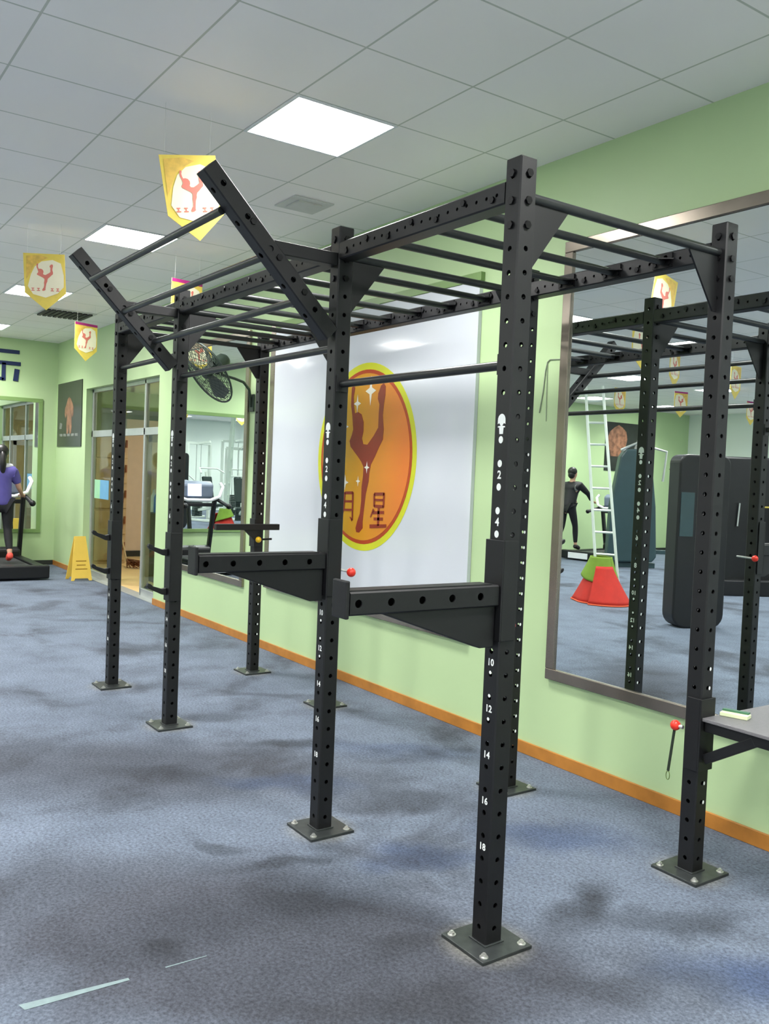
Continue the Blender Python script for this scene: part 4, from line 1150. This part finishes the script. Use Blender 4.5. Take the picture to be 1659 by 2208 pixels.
cloth(-5.96, -4.00, .02, .50, .17, .45, 2.0, 'overlap_skirt', 'cloth_red', cl, squash=.85, arc=(-.5, 1.25), waves=2, amp=.03)
hem(cl, -5.96, -4.00, .455, .85, (-.5, 1.25), 2, .03, 2.0)
cloth(-6.0, -4.06, .36, .62, .15, .26, -.9, 'top_band', 'cloth_green', cl, squash=.85, waves=1, amp=.05, dip=-.08)

def rounded_slab(w, d_, hgt, r0, r1, n=6):
    p = []
    for (cx, cz, r_, a0) in ((w / 2 - r0, r0, r0, -PI / 2), (w / 2 - r1, hgt - r1, r1, 0), (-w / 2 + r1, hgt - r1, r1, PI / 2), (-w / 2 + r0, r0, r0, PI)):
        for i in range(n + 1):
            a = a0 + PI / 2 * i / n; p.append((cx + r_ * math.cos(a), cz + r_ * math.sin(a)))
    return p
# dark teal tall machine
sm = thing('weight_machine', (-9.3, -8.6, 0), 'tall dark teal machine tower, reflected beside the ladder', 'gym machine')
uu = Vector((.55, -.83, 0)); nn = Vector((.83, .55, 0))
mb = MB(); p = [(-.50, .22), (-.42, .12), (.40, .10), (.47, .2), (.44, 1.2), (.30, 2.15), (.2, 2.3), (-.2, 2.32), (-.32, 2.1), (-.44, 1.2)]
mb.prism([(-a, b) for a, b in p], Vector((-9.3, -8.6, 0)) - nn * .12, uu, (0, 0, 1), nn * .24); mb.build('shroud', 'teal', sm, bevel=.03)
MB().tube([Vector((-9.3, -8.6, 2.28)) + uu * (-.3) + nn * .1, Vector((-9.3, -8.6, 2.42)) + nn * .1, Vector((-9.3, -8.6, 2.28)) + uu * .6 + nn * .1, Vector((-9.3, -8.6, 1.7)) + uu * .55 + nn * .1], .025, 8).build('top_frame', 'alu', sm, smooth=True)
fr3 = MB()
c_ = Vector((-9.3, -8.6, 0))
fr3.beam(c_ + uu * .3 + Vector((0, 0, .32)), c_ + uu * 1.0 + Vector((0, 0, .32)), .08, .08)
fr3.beam(c_ + uu * 1.0 + Vector((0, 0, .32)), c_ + uu * 1.1 + Vector((0, 0, .02)), .08, .08, upv=tuple(uu))
fr3.beam(c_ + uu * -.3 + Vector((0, 0, .05)), c_ + uu * .5 + Vector((0, 0, .05)), .1, .1)
fr3.build('foot_frame', 'teal', sm, bevel=.01)

# nearer black tower with rounded foot
bk = thing('cable_machine', (-4.12, -3.5, 0), 'tall black machine tower with rounded foot, reflected behind the right-hand post', 'gym machine')
uu = Vector((.45, -.89, 0)); nn = Vector((.89, .45, 0)); c_ = Vector((-4.12, -3.52, 0))
MB().prism(rounded_slab(.62, .3, 1.98, .16, .10), c_ - nn * .14, uu, (0, 0, 1), nn * .28).build('tower', 'tread', bk, bevel=.02)
MB().prism([(-.28, 1.05), (-.12, 1.05), (-.12, 1.55), (-.28, 1.55)], c_ + nn * .141, uu, (0, 0, 1), nn * .006).build('window', 'teal', bk)
# black frame machine
bk = thing('cable_machine', (-5.8, -6.9, 0), 'black cable machine with brass guide rods, reflected at the right picture edge', 'gym machine')
uu = Vector((.47, -.88, 0)); nn = Vector((.88, .47, 0)); c_ = Vector((-5.85, -6.95, 0))
def on(a, z, b=0): return c_ + uu * a + nn * b + Vector((0, 0, z))
MB().prism([(-.6, .12), (.62, .12), (.62, 2.1), (-.72, 2.1)], c_ - nn * .1, uu, (0, 0, 1), nn * .2).build('cabinet', 'tread', bk, bevel=.03)
MB().prism(rounded_slab(1.3, .3, .24, .1, .05), c_ - nn * .25 - uu * .0, uu, (0, 0, 1), nn * .5).build('base', 'tread', bk, bevel=.02)
for a in (.28, .46): MB().tube([on(a, .3 if a < .4 else .9, .14), on(a, 1.35, .14)], .012, 6).build('guide_rod', 'yellow_steel', bk, smooth=True)
MB().tube([on(.28, 1.35, .14), on(.46, 1.35, .14)], .014, 6).build('guide_rod', 'yellow_steel', bk, smooth=True)
MB().tube([on(-.1, 1.05, .13), on(-.08, 1.4, .13)], .012, 6).build('handle', 'alu', bk, smooth=True)
MB().ell(on(.1, 1.0, .13), .03, .03, .03).build('knob', 'zinc', bk, smooth=True)
MB().ell(on(.2, 1.68, .13), .03, .03, .03).build('knob', 'zinc', bk, smooth=True)
cbl = MB(); cbl.tube([Vector((-9.0, -9.3, 1.95)), Vector((-7.8, -8.0, 1.93)), Vector((-6.5, -6.6, 1.85)), on(-.7, 1.8)], .012, 6)
cbl.build('cable_arm', 'tread', bk, smooth=True)

# white strength machines, seen only through two mirrors
def white_machine(x, y, ang, label, hgt=2.2, seed=0):
    t = thing('strength_machine', (0, 0, 0), label, 'gym machine', 'white strength machines')
    f = MB()
    for s_ in (-.45, .45):
        f.beam((s_, 0, 0), (s_, 0, hgt), .07, .1, upv=(0, 1, 0)); f.beam((s_, 0, .04), (s_, 1.1, .04), .07, .07)
    f.beam((-.45, 0, hgt), (.45, 0, hgt), .08, .08); f.beam((0, 1.1, .04), (-.45, 1.1, .04), .07, .07); f.beam((0, 1.1, .04), (.45, 1.1, .04), .07, .07)
    f.beam((0, 0, .3), (0, .9, .45), .08, .08); f.beam((0, .55, .4), (0, .35, 1.5), .07, .07); f.beam((0, 0, hgt), (0, .5, hgt + .05), .07, .07)
    f.build('frame', 'machine_white', t, bevel=.008)
    s3 = MB()
    for k in range(12): s3.box(-.14, -.08, .12 + k * .055, .14, .08, .165 + k * .055)
    s3.build('weight_stack', 'pad', t, bevel=.003)
    for s_ in (-.09, .09): MB().tube([(s_, 0, .1), (s_, 0, hgt)], .01, 6).build('guide_rod', 'alu', t, smooth=True)
    MB().cbox((0, .8, .5), .36, .4, .09).build('seat', 'pad', t, bevel=.03)
    MB().beam((0, .52, .65), (0, .38, 1.35), .36, .09, upv=(0, 1, 0)).build('backrest', 'pad', t, bevel=.03)
    MB().tube([(-.5, .7, 1.15 + .3 * seed), (-.35, .45, 1.4 + .2 * seed), (.35, .45, 1.4 + .2 * seed), (.5, .7, 1.15 + .3 * seed)], .022, 8).build('press_bar', 'machine_white', t, smooth=True)
    t.location = (x, y, 0); t.rotation_euler = (0, 0, ang)
    return t
white_machine(-2.8, -6.0, 1.2, 'white strength machine with dark pads, reflected in the narrow mirror, left one')
white_machine(-.6, -5.6, 1.9, 'white strength machine with raised press bar, reflected in the narrow mirror, middle one', 2.35, 1)
white_machine(.2, -7.2, 1.5, 'taller white strength machine reflected in the narrow mirror, farthest one', 2.5, 1)
white_machine(-1.2, -8.2, 1.0, 'white strength machine standing against the white wall, seen by reflection', 2.3)

white_machine(-3.6, -7.4, 1.1, 'white strength machine with low seat, reflected in the narrow mirror behind the left one', 2.2)
white_machine(1.3, -5.4, 2.1, 'white strength machine nearest the white end wall, reflected in the narrow mirror', 2.3)
